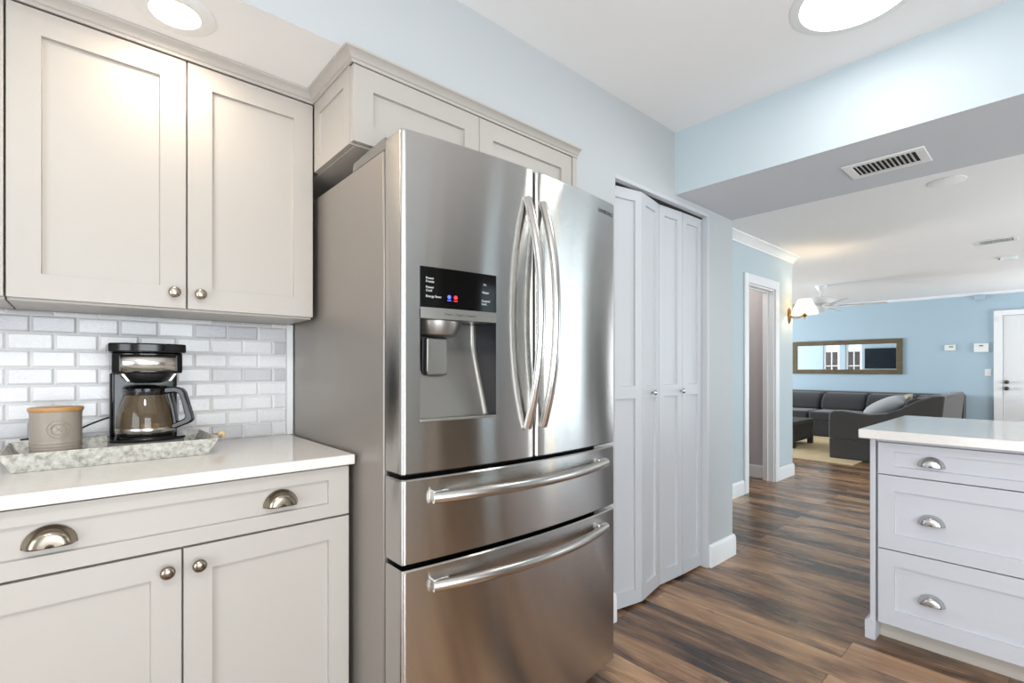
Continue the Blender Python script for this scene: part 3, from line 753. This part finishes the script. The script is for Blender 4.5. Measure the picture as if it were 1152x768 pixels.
MB().box(IX0 + 0.028, IX1, IY + 0.004, IY + 0.0215, 0.857, 0.871).build('top_rail', ISL, t)
MB().shaker(1.705, IX1 - 0.01, 0.084, 0.853, 0.0, 0.021, 0.06, IF).build('door', ISL, t, bevel=0.0012)
it = MB().box(0.803, IX1 + 0.05, 2.494, 3.425, 0.8725, 0.910).build('island_countertop', QUARTZ, bevel=0.003, seg=3)
tag(it, 'thick white quartz slab topping the kitchen island', 'countertop')

# ------------------------------------------------------------------ lights
def recessed(loc, r, rin, warm, power, col, label, name, drop=0.006):
    t = thing(name, label, 'light', loc)
    T = lambda a, b_, c: (loc[0] + a, loc[1] + b_, loc[2] + c)
    MB().lathe([(rin, -drop), (r * 0.9, -drop), (r, -0.002), (r, 0.0), (rin, 0.0), (rin, -drop)], 48, T, False).build('trim_ring', WHITE_P, t, angle=40)
    MB().lathe([(rin * 0.999, -0.001), (rin * 0.999, -drop + 0.001), (rin * 0.6, -drop - 0.002), (0.0005, -drop - 0.003)], 48, T, False).build('diffuser', warm, t, angle=60)
    a = area('lamp_light', (loc[0], loc[1], loc[2] - drop - 0.008), (0, 0, 0), rin * 2, 0, power, col, 'DISK'); a.parent = t
    a.location = (0, 0, -drop - 0.008)
    return t
recessed((-0.160, 0.192, 2.0995), 0.092, 0.057, LAMP_W, 1.7, (1.0, 0.86, 0.68), 'recessed round downlight glowing in the white soffit above the wall cabinet', 'recessed_light')
recessed((0.915, 1.979, 2.4335), 0.195, 0.165, LAMP_N, 2.2, (1.0, 0.97, 0.93), 'large flush round ceiling light near the beam', 'ceiling_light', 0.006)
recessed((1.75, -0.25, 2.4335), 0.195, 0.165, LAMP_N, 17, (1.0, 0.95, 0.88), 'added round flush fill light, unseen over the foreground', 'ceiling_light', 0.006)  # added unseen lamp lighting the foreground from above

# ------------------------------------------------------------------ vents and ceiling fittings
def vent(name, label, x0, x1, y0, y1, z, n, m=WHITE_P, dark=DARK):
    t = thing(name, label, 'vent', ((x0 + x1) / 2, (y0 + y1) / 2, z))
    f = MB(); e = 0.032
    f.box(x0, x1, y0, y0 + e, z - 0.007, z); f.box(x0, x1, y1 - e, y1, z - 0.007, z)
    f.box(x0, x0 + e * 1.1, y0 + e, y1 - e, z - 0.007, z); f.box(x1 - e * 1.1, x1, y0 + e, y1 - e, z - 0.007, z)
    f.build('frame', m, t, bevel=0.003, merge=False)
    MB().box(x0 + e, x1 - e, y0 + e * 0.9, y1 - e * 0.9, z - 0.0015, z - 0.0003).build('backing', dark, t)
    for k in range(n):
        x = x0 + e * 1.3 + (x1 - x0 - 2.6 * e) * (k + 0.5) / n
        MB().prism([(x - 0.007, z - 0.0016), (x - 0.0055, z - 0.0016), (x + 0.005, z - 0.010), (x + 0.0035, z - 0.010)], y0 + e * 0.8, y1 - e * 0.8, lambda u, v, w: (u, w, v)).build('louver', m, t)
    return t
vent('air_vent', 'white louvered air vent set in the underside of the beam', 0.700, 0.998, 2.645, 2.850, HB, 12)
vent('ceiling_vent', 'small white louvered vent flat on the living room ceiling', 0.80, 1.105, 6.50, 6.72, HL, 14, dark=mat('vent_backing', (170, 170, 170), 0.7))
def disc(name, label, cat, x, y, r, h, m):
    t = thing(name, label, cat, (x, y, HL))
    T = lambda a, b_, c: (x + a, y + b_, HL - c)
    MB().lathe([(r, 0.0), (r, h * 0.4), (r * 0.86, h), (0.001, h)], 40, T).build('cover', m, t, angle=35)
    return t
disc('ceiling_cover', 'flat round white cover plate on the ceiling just past the beam', 'ceiling plate', 0.875, 4.277, 0.10, 0.008, WHITE_C)
sd = disc('smoke_detector', 'round white smoke detector on the ceiling near the small vent', 'smoke detector', 0.985, 7.66, 0.075, 0.035, WHITE_P)
MB().box(0.905, 0.92, 7.61, 7.66, HL - 0.022, HL - 0.012).build('sensor_slot', GREY_P, sd)

# ------------------------------------------------------------------ ceiling fan
FX, FYY = -1.0, 8.25
t = thing('ceiling_fan', 'white ceiling fan hanging over the dark sectional', 'fan', (FX, FYY, 2.0))
T = lambda a, b_, c: (FX + a, FYY + b_, c)
MB().lathe([(0.075, HL), (0.072, HL - 0.02), (0.045, HL - 0.07), (0.02, HL - 0.085)], 32, T).build('canopy', WHITE_P, t, angle=40)
MB().lathe([(0.017, 2.30), (0.017, 2.22)], 16, T).build('downrod', WHITE_P, t)
MB().lathe([(0.03, 2.235), (0.13, 2.225), (0.175, 2.20), (0.178, 2.13), (0.15, 2.105), (0.06, 2.10)], 40, T).build('motor_housing', WHITE_P, t, angle=40)
MB().lathe([(0.075, 2.099), (0.08, 2.06), (0.06, 2.03), (0.03, 2.018), (0.001, 2.015)], 32, T).build('switch_housing', WHITE_P, t, angle=40)
for k in range(5):
    a = math.radians(17 + 72 * k)
    TB = lambda u, v, w, a=a: (FX + u * math.cos(a) - v * math.sin(a), FYY + u * math.sin(a) + v * math.cos(a), 2.098 + w + v * 0.22)
    bl = MB(); pts = [(0.20, -0.058), (0.72, -0.078), (0.775, -0.055), (0.79, 0.0), (0.775, 0.055), (0.72, 0.078), (0.20, 0.058)]
    bl.prism(pts, -0.004, 0.004, TB); o = bl.build('blade', BLADE, t, bevel=0.002)
    br = MB(); br.prism([(0.10, -0.02), (0.22, -0.04), (0.26, 0.0), (0.22, 0.04), (0.10, 0.02)], -0.012, -0.0045, TB)
    br.build('blade_bracket', WHITE_P, o)

point('hall_fill', (-1.25, 4.95, 2.25), 9, (1.0, 0.95, 0.9), 0.08)  # added unseen lamp to brighten the hall behind the doorway
# ------------------------------------------------------------------ wall sconce
SY, SZ = 5.79, 1.745
t = thing('wall_sconce', 'lit brass wall sconce with a cream shade by the doorway', 'lamp', (-0.60, SY, SZ))
TB = lambda a, b_, c: (-0.60 + c, SY + a, SZ + b_)
bp = MB(); pts = [(0.042 * math.cos(2 * PI * k / 28), 0.085 * math.sin(2 * PI * k / 28)) for k in range(28)]
bp.prism(pts, 0.0, 0.010, TB); bp.prism([(p[0] * 0.7, p[1] * 0.75) for p in pts], 0.0, 0.018, TB)
bp.build('backplate', BRASS, t, bevel=0.002, merge=False)
MB().tube([(-0.585, SY, SZ - 0.01), (-0.56, SY, SZ - 0.02), (-0.50, SY, SZ - 0.025), (-0.46, SY, SZ - 0.01), (-0.445, SY, SZ + 0.01)], 0.008, 12).build('arm', BRASS, t)
TS = lambda a, b_, c: (-0.445 + a, SY + b_, SZ + c)
MB().lathe([(0.001, -0.045), (0.010, -0.038), (0.006, -0.028), (0.018, -0.015), (0.026, 0.002), (0.014, 0.006), (0.012, 0.06), (0.001, 0.06)], 20, TS).build('socket', BRASS, t, angle=50)
sh = MB(); N = 48
def shp(k, q):
    a = 2 * PI * k / N; r = (0.128 * (1 - q) + 0.062 * q) * (1 + 0.012 * (1 if k % 2 else -1)); return TS(r * math.cos(a), r * math.sin(a), 0.006 + 0.155 * q)
for k in range(N):
    for q in range(4): sh.quadpts([shp(k, q / 4), shp(k + 1, q / 4), shp(k + 1, (q + 1) / 4), shp(k, (q + 1) / 4)])
sh.build('lamp_shade', SHADE, t, angle=60)
pl_ = point('sconce_bulb', (0, 0, 0), 5.0, (1.0, 0.78, 0.48), 0.03); pl_.parent = t; pl_.location = (0.155, 0.0, 0.085)

# ------------------------------------------------------------------ far wall: mirror, door, small fittings
YW = YFAR
t = thing('wall_mirror', 'wide wood-framed mirror on the blue wall above the sofa', 'mirror', (-1.385, YW, 1.07))
MX0, MX1, MZ0, MZ1, fw = -2.27, -0.50, 1.075, 1.712, 0.085
FW = lambda u, v, w: (u, YW - w, v)
f = MB()
o4 = [(MX0, MZ0), (MX1, MZ0), (MX1, MZ1), (MX0, MZ1)]; i4 = [(MX0 + fw, MZ0 + fw), (MX1 - fw, MZ0 + fw), (MX1 - fw, MZ1 - fw), (MX0 + fw, MZ1 - fw)]
for k in range(4):
    f.prism([o4[k], o4[(k + 1) % 4], i4[(k + 1) % 4], i4[k]], 0.0, 0.035, FW)
f.build('frame', MIRF, t, bevel=0.004, merge=False)
MB().box(MX0 + fw - 0.005, MX1 - fw + 0.005, MZ0 + fw - 0.005, MZ1 - fw + 0.005, 0.004, 0.012, FW).build('mirror_glass', MIRG, t, smooth=False)

d = MB(); DX0, DX1 = 0.755, 1.67
d.box(DX0, DX1, 0.01, 2.005, 0.0, 0.03, FW)
dr = d.build('door_1', DOORW, bevel=0.003); struct(dr, 'white slab entry door in the far blue wall')
c = MB()
c.box(DX0 - 0.105, DX0 - 0.004, 0, 2.09, 0, 0.045, FW); c.box(DX1 + 0.004, DX1 + 0.105, 0, 2.09, 0, 0.045, FW); c.box(DX0 - 0.004, DX1 + 0.004, 2.009, 2.09, 0, 0.0449, FW)
struct(c.build('trim_7', TRIM, bevel=0.004, merge=False), 'white casing of the entry door')
for (z, r) in ((0.865, 0.030), (0.965, 0.028)):
    TK = lambda a, b_, cc, z=z: (DX0 + 0.04 + a, YW - 0.03 - cc, z + b_)
    MB().lathe([(0.03, 0.0), (0.03, 0.006), (0.014, 0.012), (0.014, 0.03), (r, 0.042), (r, 0.056), (r * 0.6, 0.066), (0.001, 0.067)], 28, TK).build('door_knob' if z < 0.9 else 'deadbolt', KNOB_D, dr, angle=40)
sensor = MB().box(DX0 - 0.075, DX0 - 0.035, 1.92, 1.985, 0.0455, 0.058, FW).build('door_sensor', WHITE_P, bevel=0.003)
tag(sensor, 'tiny white contact sensor on the top corner of the entry door casing', 'sensor')

def wall_box(name, label, cat, x0, x1, z0, z1, dep, m=WHITE_P):
    t = thing(name, label, cat, ((x0 + x1) / 2, YW, z0))
    MB().box(x0, x1, z0, z1, 0, dep, FW).build('housing', m, t, bevel=0.006, seg=3)
    return t
th = wall_box('thermostat', 'small white thermostat with a green display on the blue wall right of the mirror', 'thermostat', 0.06, 0.195, 1.475, 1.57, 0.028)
MB().box(0.115, 0.17, 1.525, 1.55, 0.0285, 0.0295, FW).build('display', GREEN_LCD, th)
kp = wall_box('alarm_keypad', 'white alarm keypad on the blue wall beside the entry door', 'keypad', 0.42, 0.588, 1.44, 1.58, 0.032)
MB().box(0.48, 0.53, 1.535, 1.55, 0.0325, 0.0335, FW).build('display', BLACK_S, kp)
MB().box(0.425, 0.583, 1.455, 1.50, 0.0325, 0.036, FW).build('flap', WHITE_P, kp, bevel=0.002)
sw = wall_box('light_switch', 'white light switch plate low beside the entry door casing', 'switch', 0.545, 0.62, 1.055, 1.17, 0.006)
MB().prism([(-0.004, 0.0), (0.004, 0.0), (0.004, 0.02), (-0.004, 0.02)], 0.0062, 0.016, lambda u, v, w: (0.5825 + u, YW - w, 1.10 + v)).build('toggle', WHITE_P, sw)
ch = wall_box('door_chime', 'pale box mounted high on the blue wall just under the ceiling', 'chime', 0.43, 0.55, 2.285, 2.352, 0.05, PAINT_L)

# ------------------------------------------------------------------ living-room furniture
rg = MB().box(-3.4, -0.300, 6.99, 9.55, 0.0005, 0.012).build('area_rug', RUG, bevel=0.004); tag(rg, 'flat beige area rug under the ottoman and sectional', 'rug')

s = thing('sectional_sofa', 'charcoal upholstered sectional sofa under the long mirror', 'sofa', (-1.0, 9.2, 0.012))
ZB = 0.0125
# right-hand leg: near end arm with scooped top, reclined back
AY0, AY1 = 7.36, 7.56
arm = [(-0.66, 0.265), (-0.66, 0.56), (-0.645, 0.605), (-0.60, 0.628), (-0.50, 0.632), (-0.36, 0.612), (-0.22, 0.600), (-0.05, 0.625), (0.10, 0.70), (0.25, 0.80), (0.38, 0.848), (0.455, 0.860), (0.492, 0.855), (0.470, 0.60), (0.440, 0.265)]
MB().prism(arm, AY0, AY1, lambda u, v, w: (u, w, v)).build('arm', SOFA, s, bevel=0.022, seg=4, angle=50)
skirt = [(-0.652, ZB), (-0.656, 0.263), (0.434, 0.263), (0.425, ZB)]
MB().prism(skirt, AY0 + 0.012, 9.10, lambda u, v, w: (u, w, v)).build('skirt', SOFA, s, bevel=0.008, seg=2, angle=50)
bk = [(0.24, 0.268), (0.435, 0.268), (0.465, 0.60), (0.487, 0.845), (0.46, 0.858), (0.36, 0.855), (0.30, 0.80), (0.25, 0.50)]
MB().prism(bk, AY1 + 0.001, 9.10, lambda u, v, w: (u, w, v)).build('backrest', SOFA, s, bevel=0.02, seg=3, angle=50)
for k in range(2):
    a = AY1 + 0.004 + k * 0.765
    MB().box(-0.66, 0.235, a, a + 0.76, 0.268, 0.45).build('seat_cushion', SOFA_D, s, bevel=0.04, seg=4, angle=60)
    MB().prism([(0.02, 0.452), (0.235, 0.452), (0.285, 0.80), (0.20, 0.815), (0.10, 0.78)], a + 0.01, a + 0.75, lambda u, v, w: (u, w, v)).build('back_cushion', SOFA_D, s, bevel=0.05, seg=4, angle=60)
# rear run along the wall
MB().box(-3.6, 0.30, 9.62, 10.86, ZB, 0.262).build('skirt', SOFA_D, s, bevel=0.008)
MB().prism([(10.52, 0.265), (10.86, 0.265), (10.87, 0.735), (10.83, 0.757), (10.66, 0.752), (10.58, 0.70)], -3.6, 0.33, lambda u, v, w: (w, u, v)).build('backrest', SOFA_D, s, bevel=0.02, seg=3, angle=50)
xs = [-3.6, -2.96, -2.28, -1.60, -0.915, -0.24, 0.28]
for a, c in zip(xs[:-1], xs[1:]):
    MB().box(a + 0.006, c - 0.006, 9.60, 10.46, 0.265, 0.43).build('seat_cushion', SOFA_D, s, bevel=0.04, seg=4, angle=60)
    MB().prism([(10.22, 0.433), (10.50, 0.433), (10.62, 0.70), (10.56, 0.735), (10.40, 0.72), (10.27, 0.60)], a + 0.01, c - 0.01, lambda u, v, w: (w, u, v)).build('back_cushion', SOFA_D, s, bevel=0.05, seg=4, angle=60)
MB().box(-0.60, 0.28, 9.105, 9.595, ZB, 0.43).build('corner_seat', SOFA_D, s, bevel=0.03, seg=3)

def pillow(name, label, loc, w, h, th, rot, m):
    b = MB(); n = 14
    def P(i, j, sg):
        u = -1 + 2 * i / n; v = -1 + 2 * j / n
        k = max(0.0, (1 - abs(u) ** 2.4) * (1 - abs(v) ** 2.4)) ** 0.55
        pinch = 1 - 0.07 * (1 - v * v) * abs(u) ** 3
        pinch2 = 1 - 0.07 * (1 - u * u) * abs(v) ** 3
        return (u * w / 2 * pinch, v * h / 2 * pinch2, sg * th / 2 * k)
    for sg in (1, -1):
        for i in range(n):
            for j in range(n): b.quadpts([P(i, j, sg), P(i + 1, j, sg), P(i + 1, j + 1, sg), P(i, j + 1, sg)])
    o = b.build(name, m, subsurf=1, angle=180); o.location = loc; o.rotation_euler = rot
    return tag(o, label, 'pillow', 'sofa pillows')
pillow('throw_pillow', 'silvery grey throw pillow leaning behind the sofa arm', (-0.17, 7.84, 0.655), 0.54, 0.50, 0.21, (math.radians(10), math.radians(-30), math.radians(4)), PIL)
pillow('throw_pillow', 'cream throw pillow just showing behind the grey pillow', (-0.13, 8.45, 0.655), 0.46, 0.46, 0.15, (math.radians(4), math.radians(-48), math.radians(2)), PIL_B)

o_ = thing('ottoman', 'square charcoal ottoman on short block legs on the beige rug', 'ottoman', (-1.62, 8.2, 0.012))
OX0, OX1, OY0, OY1 = -2.05, -1.208, 7.79, 8.62
MB().box(OX0, OX1, OY0, OY1, 0.335, 0.40).build('top', OTTO, o_, bevel=0.012, seg=3)
MB().box(OX0 + 0.012, OX1 - 0.012, OY0 + 0.012, OY1 - 0.012, 0.10, 0.3345).build('apron', OTTO, o_, bevel=0.006)
for xx in (OX0 + 0.005, OX1 - 0.075):
    for yy in (OY0 + 0.005, OY1 - 0.075):
        MB().box(xx, xx + 0.07, yy, yy + 0.07, 0.0125, 0.3342).build('leg', OTTO, o_, bevel=0.006)

# added lamp, unseen; the refrigerator's doors mirror it as a warm streak beside the handles
LX, LY = 2.95, 4.10
t = thing('streak_lamp', 'glowing paper column added out of view, mirrored as a warm streak beside the refrigerator handles', 'lamp', (LX, LY, 0.0))
T = lambda a, b_, c: (LX + a, LY + b_, c)
MB().lathe([(0.10, 0.0005), (0.10, 0.012), (0.09, 0.018), (0.02, 0.024)], 40, T).build('base', BRASS, t, angle=40)
MB().lathe([(0.011, 0.0242), (0.011, 0.0995)], 16, T).build('pole', BRASS, t)
PAPER = emit('streak_lamp_paper', (255, 230, 190), 6.5)
MB().lathe([(0.03, 0.10), (0.052, 0.105), (0.055, 0.12), (0.055, 1.72), (0.052, 1.745), (0.03, 1.75)], 32, T).build('lamp_shade', PAPER, t, angle=50)
t = thing('added_cabinet', 'tall taupe two-door cabinet added out of view to mirror as the darker left half of the refrigerator', 'cabinet', (3.0, 1.94, 0.0))  # added unseen cabinet; darkens what the left door mirrors
TAUPE = mat('taupe_cabinet', (112, 106, 97), 0.45); add_noise_bump(TAUPE, 220, 0.03, 0.001)
MB().box(2.73, 3.295, 1.64, 2.24, 0.0, 2.09).build('carcass', TAUPE, t, bevel=0.003)
WX = lambda u, v, w: (2.705 - w, u, v)
for (a, c, k) in ((1.645, 1.9385, 1.91), (1.9415, 2.235, 1.97)):
    dd = MB().shaker(a, c, 0.10, 2.08, 0.0, 0.0245, 0.07, WX).build('door', TAUPE, t, bevel=0.0015)
    knob_mb(lambda p, q, r, k=k: (2.705 - r, k + p, 1.05 + q)).build('knob', NICKEL, dd, angle=50)
t = thing('added_bookcase', 'tall dark shelving added out of view to mirror as the dark band in the right refrigerator door', 'added_bookcase', (3.1, 7.2, 0.0))  # added unseen so the right door mirrors a dark band
for (y0, y1) in ((6.62, 6.66), (7.76, 7.80)): MB().box(2.92, 3.29, y0, y1, 0.0, 2.1).build('side', OTTO, t, bevel=0.003)
for k in range(6): MB().box(2.93, 3.27, 6.6602, 7.7598, 0.03 + k * 0.405, 0.06 + k * 0.405).build('shelf', OTTO, t, bevel=0.002)
MB().box(3.2702, 3.288, 6.6602, 7.7598, 0.0, 2.09).build('back', OTTO, t)

# seen in the mirror: television on the wall, planting and patio wall outside the windows
tv = thing('television', 'flat black television reflected in the long mirror', 'television', (-1.75, 5.93, 1.15))
MB().box(-2.165, -1.475, 5.915, 5.955, 1.18, 1.72).build('housing', BLACK_S, tv, bevel=0.006)
MB().box(-2.15, -1.49, 5.9555, 5.957, 1.195, 1.705).build('screen', TVS, tv)
MB().box(-1.92, -1.72, 5.9005, 5.9145, 1.35, 1.55).build('wall_bracket', BLACK_S, tv)

# ------------------------------------------------------------------ on the counter: tray, canister, coffee maker
CZ = 0.9152
t = thing('serving_tray', 'mottled galvanized metal tray with rope handles on the countertop', 'tray', (-0.40, 0.09, CZ))
tb = [(-0.535, -0.118), (-0.283, -0.118), (-0.283, 0.288), (-0.535, 0.288)]           # bottom outline
tt = [(-0.552, -0.142), (-0.266, -0.142), (-0.266, 0.312), (-0.552, 0.312)]           # rim outline
m = MB(); B0 = [m.vert((*p, CZ)) for p in tb]; T0 = [m.vert((*p, CZ + 0.047)) for p in tt]
ins = lambda p, c, d: (p[0] - d * (1 if p[0] > c[0] else -1), p[1] - d * (1 if p[1] > c[1] else -1))
C0 = (-0.409, 0.085)
T1 = [m.vert((*ins(p, C0, 0.0035), CZ + 0.047)) for p in tt]; B1 = [m.vert((*ins(p, C0, 0.0025), CZ + 0.0025)) for p in tb]
m.face(B0[::-1]); m.face(B1)
for k in range(4):
    j = (k + 1) % 4; m.face((B0[k], B0[j], T0[j], T0[k])); m.face((T0[k], T0[j], T1[j], T1[k])); m.face((T1[k], T1[j], B1[j], B1[k]))
m.build('pan', GALV, t, bevel=0.0012)
for (sg, y) in ((1, 0.312), (-1, -0.142)):
    h = MB(); xc = -0.409
    h.tube([(xc - 0.045, y - sg * 0.004, CZ + 0.034), (xc - 0.040, y + sg * 0.016, CZ + 0.040), (xc - 0.022, y + sg * 0.030, CZ + 0.042), (xc, y + sg * 0.034, CZ + 0.042), (xc + 0.022, y + sg * 0.030, CZ + 0.042), (xc + 0.040, y + sg * 0.016, CZ + 0.040), (xc + 0.045, y - sg * 0.004, CZ + 0.034)], 0.0028, 8)
    hh = h.build('rope_handle', ROPE, t)
    TBd = lambda a, b_, c, y=y, sg=sg: (xc + c - 0.017, y + sg * 0.034 + a, CZ + 0.042 + b_)
    MB().lathe([(0.004, 0.0), (0.010, 0.004), (0.0125, 0.017), (0.010, 0.030), (0.004, 0.034)], 20, TBd).build('wooden_bead', BEAD, hh, angle=60)

TZ = CZ + 0.0028
cx, cy, cr_ = -0.405, -0.042, 0.0525
t = thing('canister', 'taupe round canister with an embossed emblem and pale wooden lid', 'canister', (cx, cy, TZ))
T = lambda a, b_, c: (cx + a, cy + b_, TZ + c)
pr = [(0.046, 0.0), (0.0515, 0.003)]
for z in (0.030, 0.038, 0.046, 0.054): pr += [(0.0522, z - 0.0028), (0.0535, z), (0.0522, z + 0.0028)]
pr += [(0.0525, 0.060), (0.0525, 0.130), (0.0535, 0.1325), (0.0535, 0.135), (0.05, 0.135)]
bd = MB().lathe(pr, 56, T).build('body', CER, t, angle=60)
MB().lathe([(0.049, 0.1353), (0.0545, 0.1356), (0.0565, 0.139), (0.0565, 0.143), (0.0545, 0.146), (0.001, 0.1465)], 56, T).build('lid', OAK, t, angle=40)
def on_can(a, b_, c):           # wraps (across, up, out) around the canister facing the camera
    an = math.radians(6) + a * 1.2 / 0.0528; r = 0.0526 + c
    return (cx + r * math.cos(an), cy + r * math.sin(an), TZ + 0.090 + b_ * 1.2)
em = MB()
def ring(r0, r1, h, n=40):
    for k in range(n):
        a, c_ = 2 * PI * k / n, 2 * PI * (k + 1) / n; q = []
        for (r, w) in ((r0, 0), (r0 + 0.0006, h), (r1 - 0.0006, h), (r1, 0)):
            q.append((on_can(r * math.cos(a), r * math.sin(a), w), on_can(r * math.cos(c_), r * math.sin(c_), w)))
        for i in range(3): em.quadpts([q[i][0], q[i][1], q[i + 1][1], q[i + 1][0]])
ring(0.0185, 0.0208, 0.0018); ring(0.0105, 0.0122, 0.0018)
for k in range(20):
    a = 2 * PI * k / 20; ca, sa = math.cos(a), math.sin(a)
    if k % 5 != 0:
        em.prism([(-0.0014, 0.0128), (0.0014, 0.0128), (0.0017, 0.0175), (-0.0017, 0.0175)], 0.0, 0.0017, lambda u, v, w, ca=ca, sa=sa: on_can(u * ca - v * sa, u * sa + v * ca, w))
for (px, pz) in ((0, 0.0055), (0, -0.0055), (0.0055, 0), (-0.0055, 0)):
    em.prism([(px + 0.0032 * math.cos(2 * PI * k / 12), pz + 0.0032 * math.sin(2 * PI * k / 12)) for k in range(12)], 0.0, 0.002, lambda u, v, w: on_can(u, v, w))
em.build('emblem', CER, bd, merge=False, angle=50)

# coffee maker, facing +x
kx, ky = -0.415, 0.157
t = thing('coffee_maker', 'black drip coffee maker with a steel band standing in the tray', 'coffee maker', (kx, ky, TZ))
Y0, Y1, XB, XFm = 0.072, 0.240, -0.545, -0.362
def rrect(x0, x1, y0, y1, r, n=6):
    P = []
    for (cx_, cy_, a0) in ((x1 - r, y1 - r, 0), (x0 + r, y1 - r, PI / 2), (x0 + r, y0 + r, PI), (x1 - r, y0 + r, 1.5 * PI)):
        for k in range(n + 1): a = a0 + PI / 2 * k / n; P.append((cx_ + r * math.cos(a), cy_ + r * math.sin(a)))
    return P
ID = lambda u, v, w: (u, v, w)
def halfround(x0, xm, y0, y1, n=20):     # back square, front bulged to xm
    P = [(x0, y0)]
    for k in range(n + 1):
        s_ = -1 + 2 * k / n; P.append((xm - 0.035 * abs(s_) ** 2.6, (y0 + y1) / 2 + s_ * (y1 - y0) / 2))
    return P + [(x0, y1)]
MB().prism(halfround(XB, -0.352, Y0 - 0.004, Y1 + 0.004), TZ, TZ + 0.040, ID).build('base', GREY_P, t, bevel=0.006, seg=3)
MB().prism(halfround(XB + 0.02, -0.348, Y0 - 0.006, Y1 + 0.006), TZ + 0.0402, TZ + 0.0482, ID).build('deck', BLACK_P, t, bevel=0.003)
MB().lathe([(0.066, TZ + 0.0484), (0.066, TZ + 0.0510), (0.060, TZ + 0.053), (0.001, TZ + 0.053)], 40, lambda a, b_, c: (-0.425 + a, ky + b_, c)).build('warming_plate', BLACK_S, t, angle=40)
MB().prism(rrect(XB, -0.497, Y0, Y1, 0.012), TZ + 0.0484, 1.1528, ID).build('water_tower', BLACK_P, t, bevel=0.003)
MB().prism(halfround(XB, XFm, Y0, Y1), 1.153, 1.2135, ID).build('brew_head', BLACK_P, t, bevel=0.004, seg=3)
MB().prism(halfround(XB - 0.004, XFm + 0.010, Y0 - 0.008, Y1 + 0.008), 1.2138, 1.2395, ID).build('lid', BLACK_P, t, bevel=0.004, seg=3)
bd_ = MB(); n = 20
def bandp(s_, o): return (XFm - 0.035 * abs(s_) ** 2.6 + o, (Y0 + Y1) / 2 + s_ * (Y1 - Y0) / 2)
for k in range(n):
    a, c_ = -0.80 + 1.60 * k / n, -0.80 + 1.60 * (k + 1) / n
    (x0, y0_), (x1, y1_) = bandp(a, 0.0015), bandp(c_, 0.0015)
    bd_.quadpts([(x0, y0_, 1.160), (x1, y1_, 1.160), (x1, y1_, 1.2065), (x0, y0_, 1.2065)])
bnd = bd_.build('steel_band', STEEL_H, t, solid=0.002, angle=60)
MB().lathe([(0.066, 1.1526), (0.063, 1.142), (0.045, 1.128), (0.030, 1.124), (0.001, 1.124)], 36, lambda a, b_, c: (-0.428 + a, ky + b_, c)).build('filter_basket', BLACK_S, t, angle=40)
fnl = MB()
for sg in (-1, 1):
    fnl.prism([(sg * 0.066, 1.1524), (sg * 0.058, 1.1524), (sg * 0.044, 1.130), (sg * 0.052, 1.130)], -0.376, -0.370, lambda u, v, w: (w - 0.004, ky + u, v))
fnl.build('basket_rib', NICKEL, t, bevel=0.001, merge=False)
MB().tube([(-0.53, Y0 + 0.002, 1.02), (-0.535, Y0 - 0.02, 1.012), (-0.545, Y0 - 0.045, 1.0), (-0.553, 0.0, 0.985), (-0.56, -0.06, 0.97), (-0.566, -0.12, 0.966)], 0.0026, 8).build('power_cord', RUBBER, t)

gx, gy, GZ = -0.425, ky - 0.004, TZ + 0.0533
c_t = thing('glass_carafe', 'smoky glass coffee carafe with black handle on the coffee maker plate', 'carafe', (gx, gy, GZ))
T = lambda a, b_, c: (gx + a * 1.07, gy + b_ * 1.07, GZ + c * 1.07)
go = [(0.055, 0.0), (0.0635, 0.004), (0.0655, 0.012), (0.0665, 0.028), (0.0655, 0.045), (0.061, 0.068), (0.054, 0.090), (0.048, 0.108), (0.0455, 0.120), (0.046, 0.126)]
gp = MB().lathe([(0.0005, 0.0005)] + go, 56, T, False).build('glass_bowl', CARAFE, c_t, angle=80)
MB().lathe([(0.0662, 0.008), (0.0672, 0.010), (0.0682, 0.018), (0.0678, 0.022), (0.0668, 0.022), (0.0662, 0.012)], 56, T, False).build('steel_ring', STEEL_H, c_t, angle=60)['label'] = 'polished steel ring'
MB().lathe([(0.066, 0.0), (0.0675, 0.003), (0.0675, 0.0085), (0.0655, 0.0085)], 56, T, False).build('base_ring', BLACK_P, c_t, angle=60)
MB().lathe([(0.0462, 0.121), (0.0505, 0.122), (0.0505, 0.128), (0.044, 0.133), (0.02, 0.137), (0.001, 0.137)], 48, T).build('lid', BLACK_P, c_t, angle=40)
hd = MB(); an = math.radians(60)
TH = lambda u, v, w: (gx + u * 1.0 * math.cos(an) - w * math.sin(an), gy + u * 1.0 * math.sin(an) + w * math.cos(an), GZ + v)
outer = [(0.050, 0.122), (0.052, 0.140), (0.080, 0.142), (0.098, 0.136), (0.106, 0.126), (0.126, 0.052), (0.127, 0.042), (0.120, 0.033), (0.078, 0.016), (0.070, 0.020), (0.070, 0.030), (0.104, 0.046), (0.108, 0.052), (0.094, 0.112), (0.088, 0.121), (0.080, 0.124)]
hd.prism(outer, -0.0115, 0.0115, TH)
hd.prism([(0.056, 0.124), (0.068, 0.124), (0.077, 0.085), (0.084, 0.040), (0.084, 0.028), (0.074, 0.026), (0.073, 0.045), (0.067, 0.080)], -0.0105, 0.0105, TH)
hd.build('handle', BLACK_P, c_t, bevel=0.0035, seg=3, merge=False)
hb = MB().lathe([(0.0485, 0.111), (0.0500, 0.112), (0.0485, 0.120), (0.0470, 0.120)], 56, T, False).build('collar', BLACK_P, c_t, angle=60)
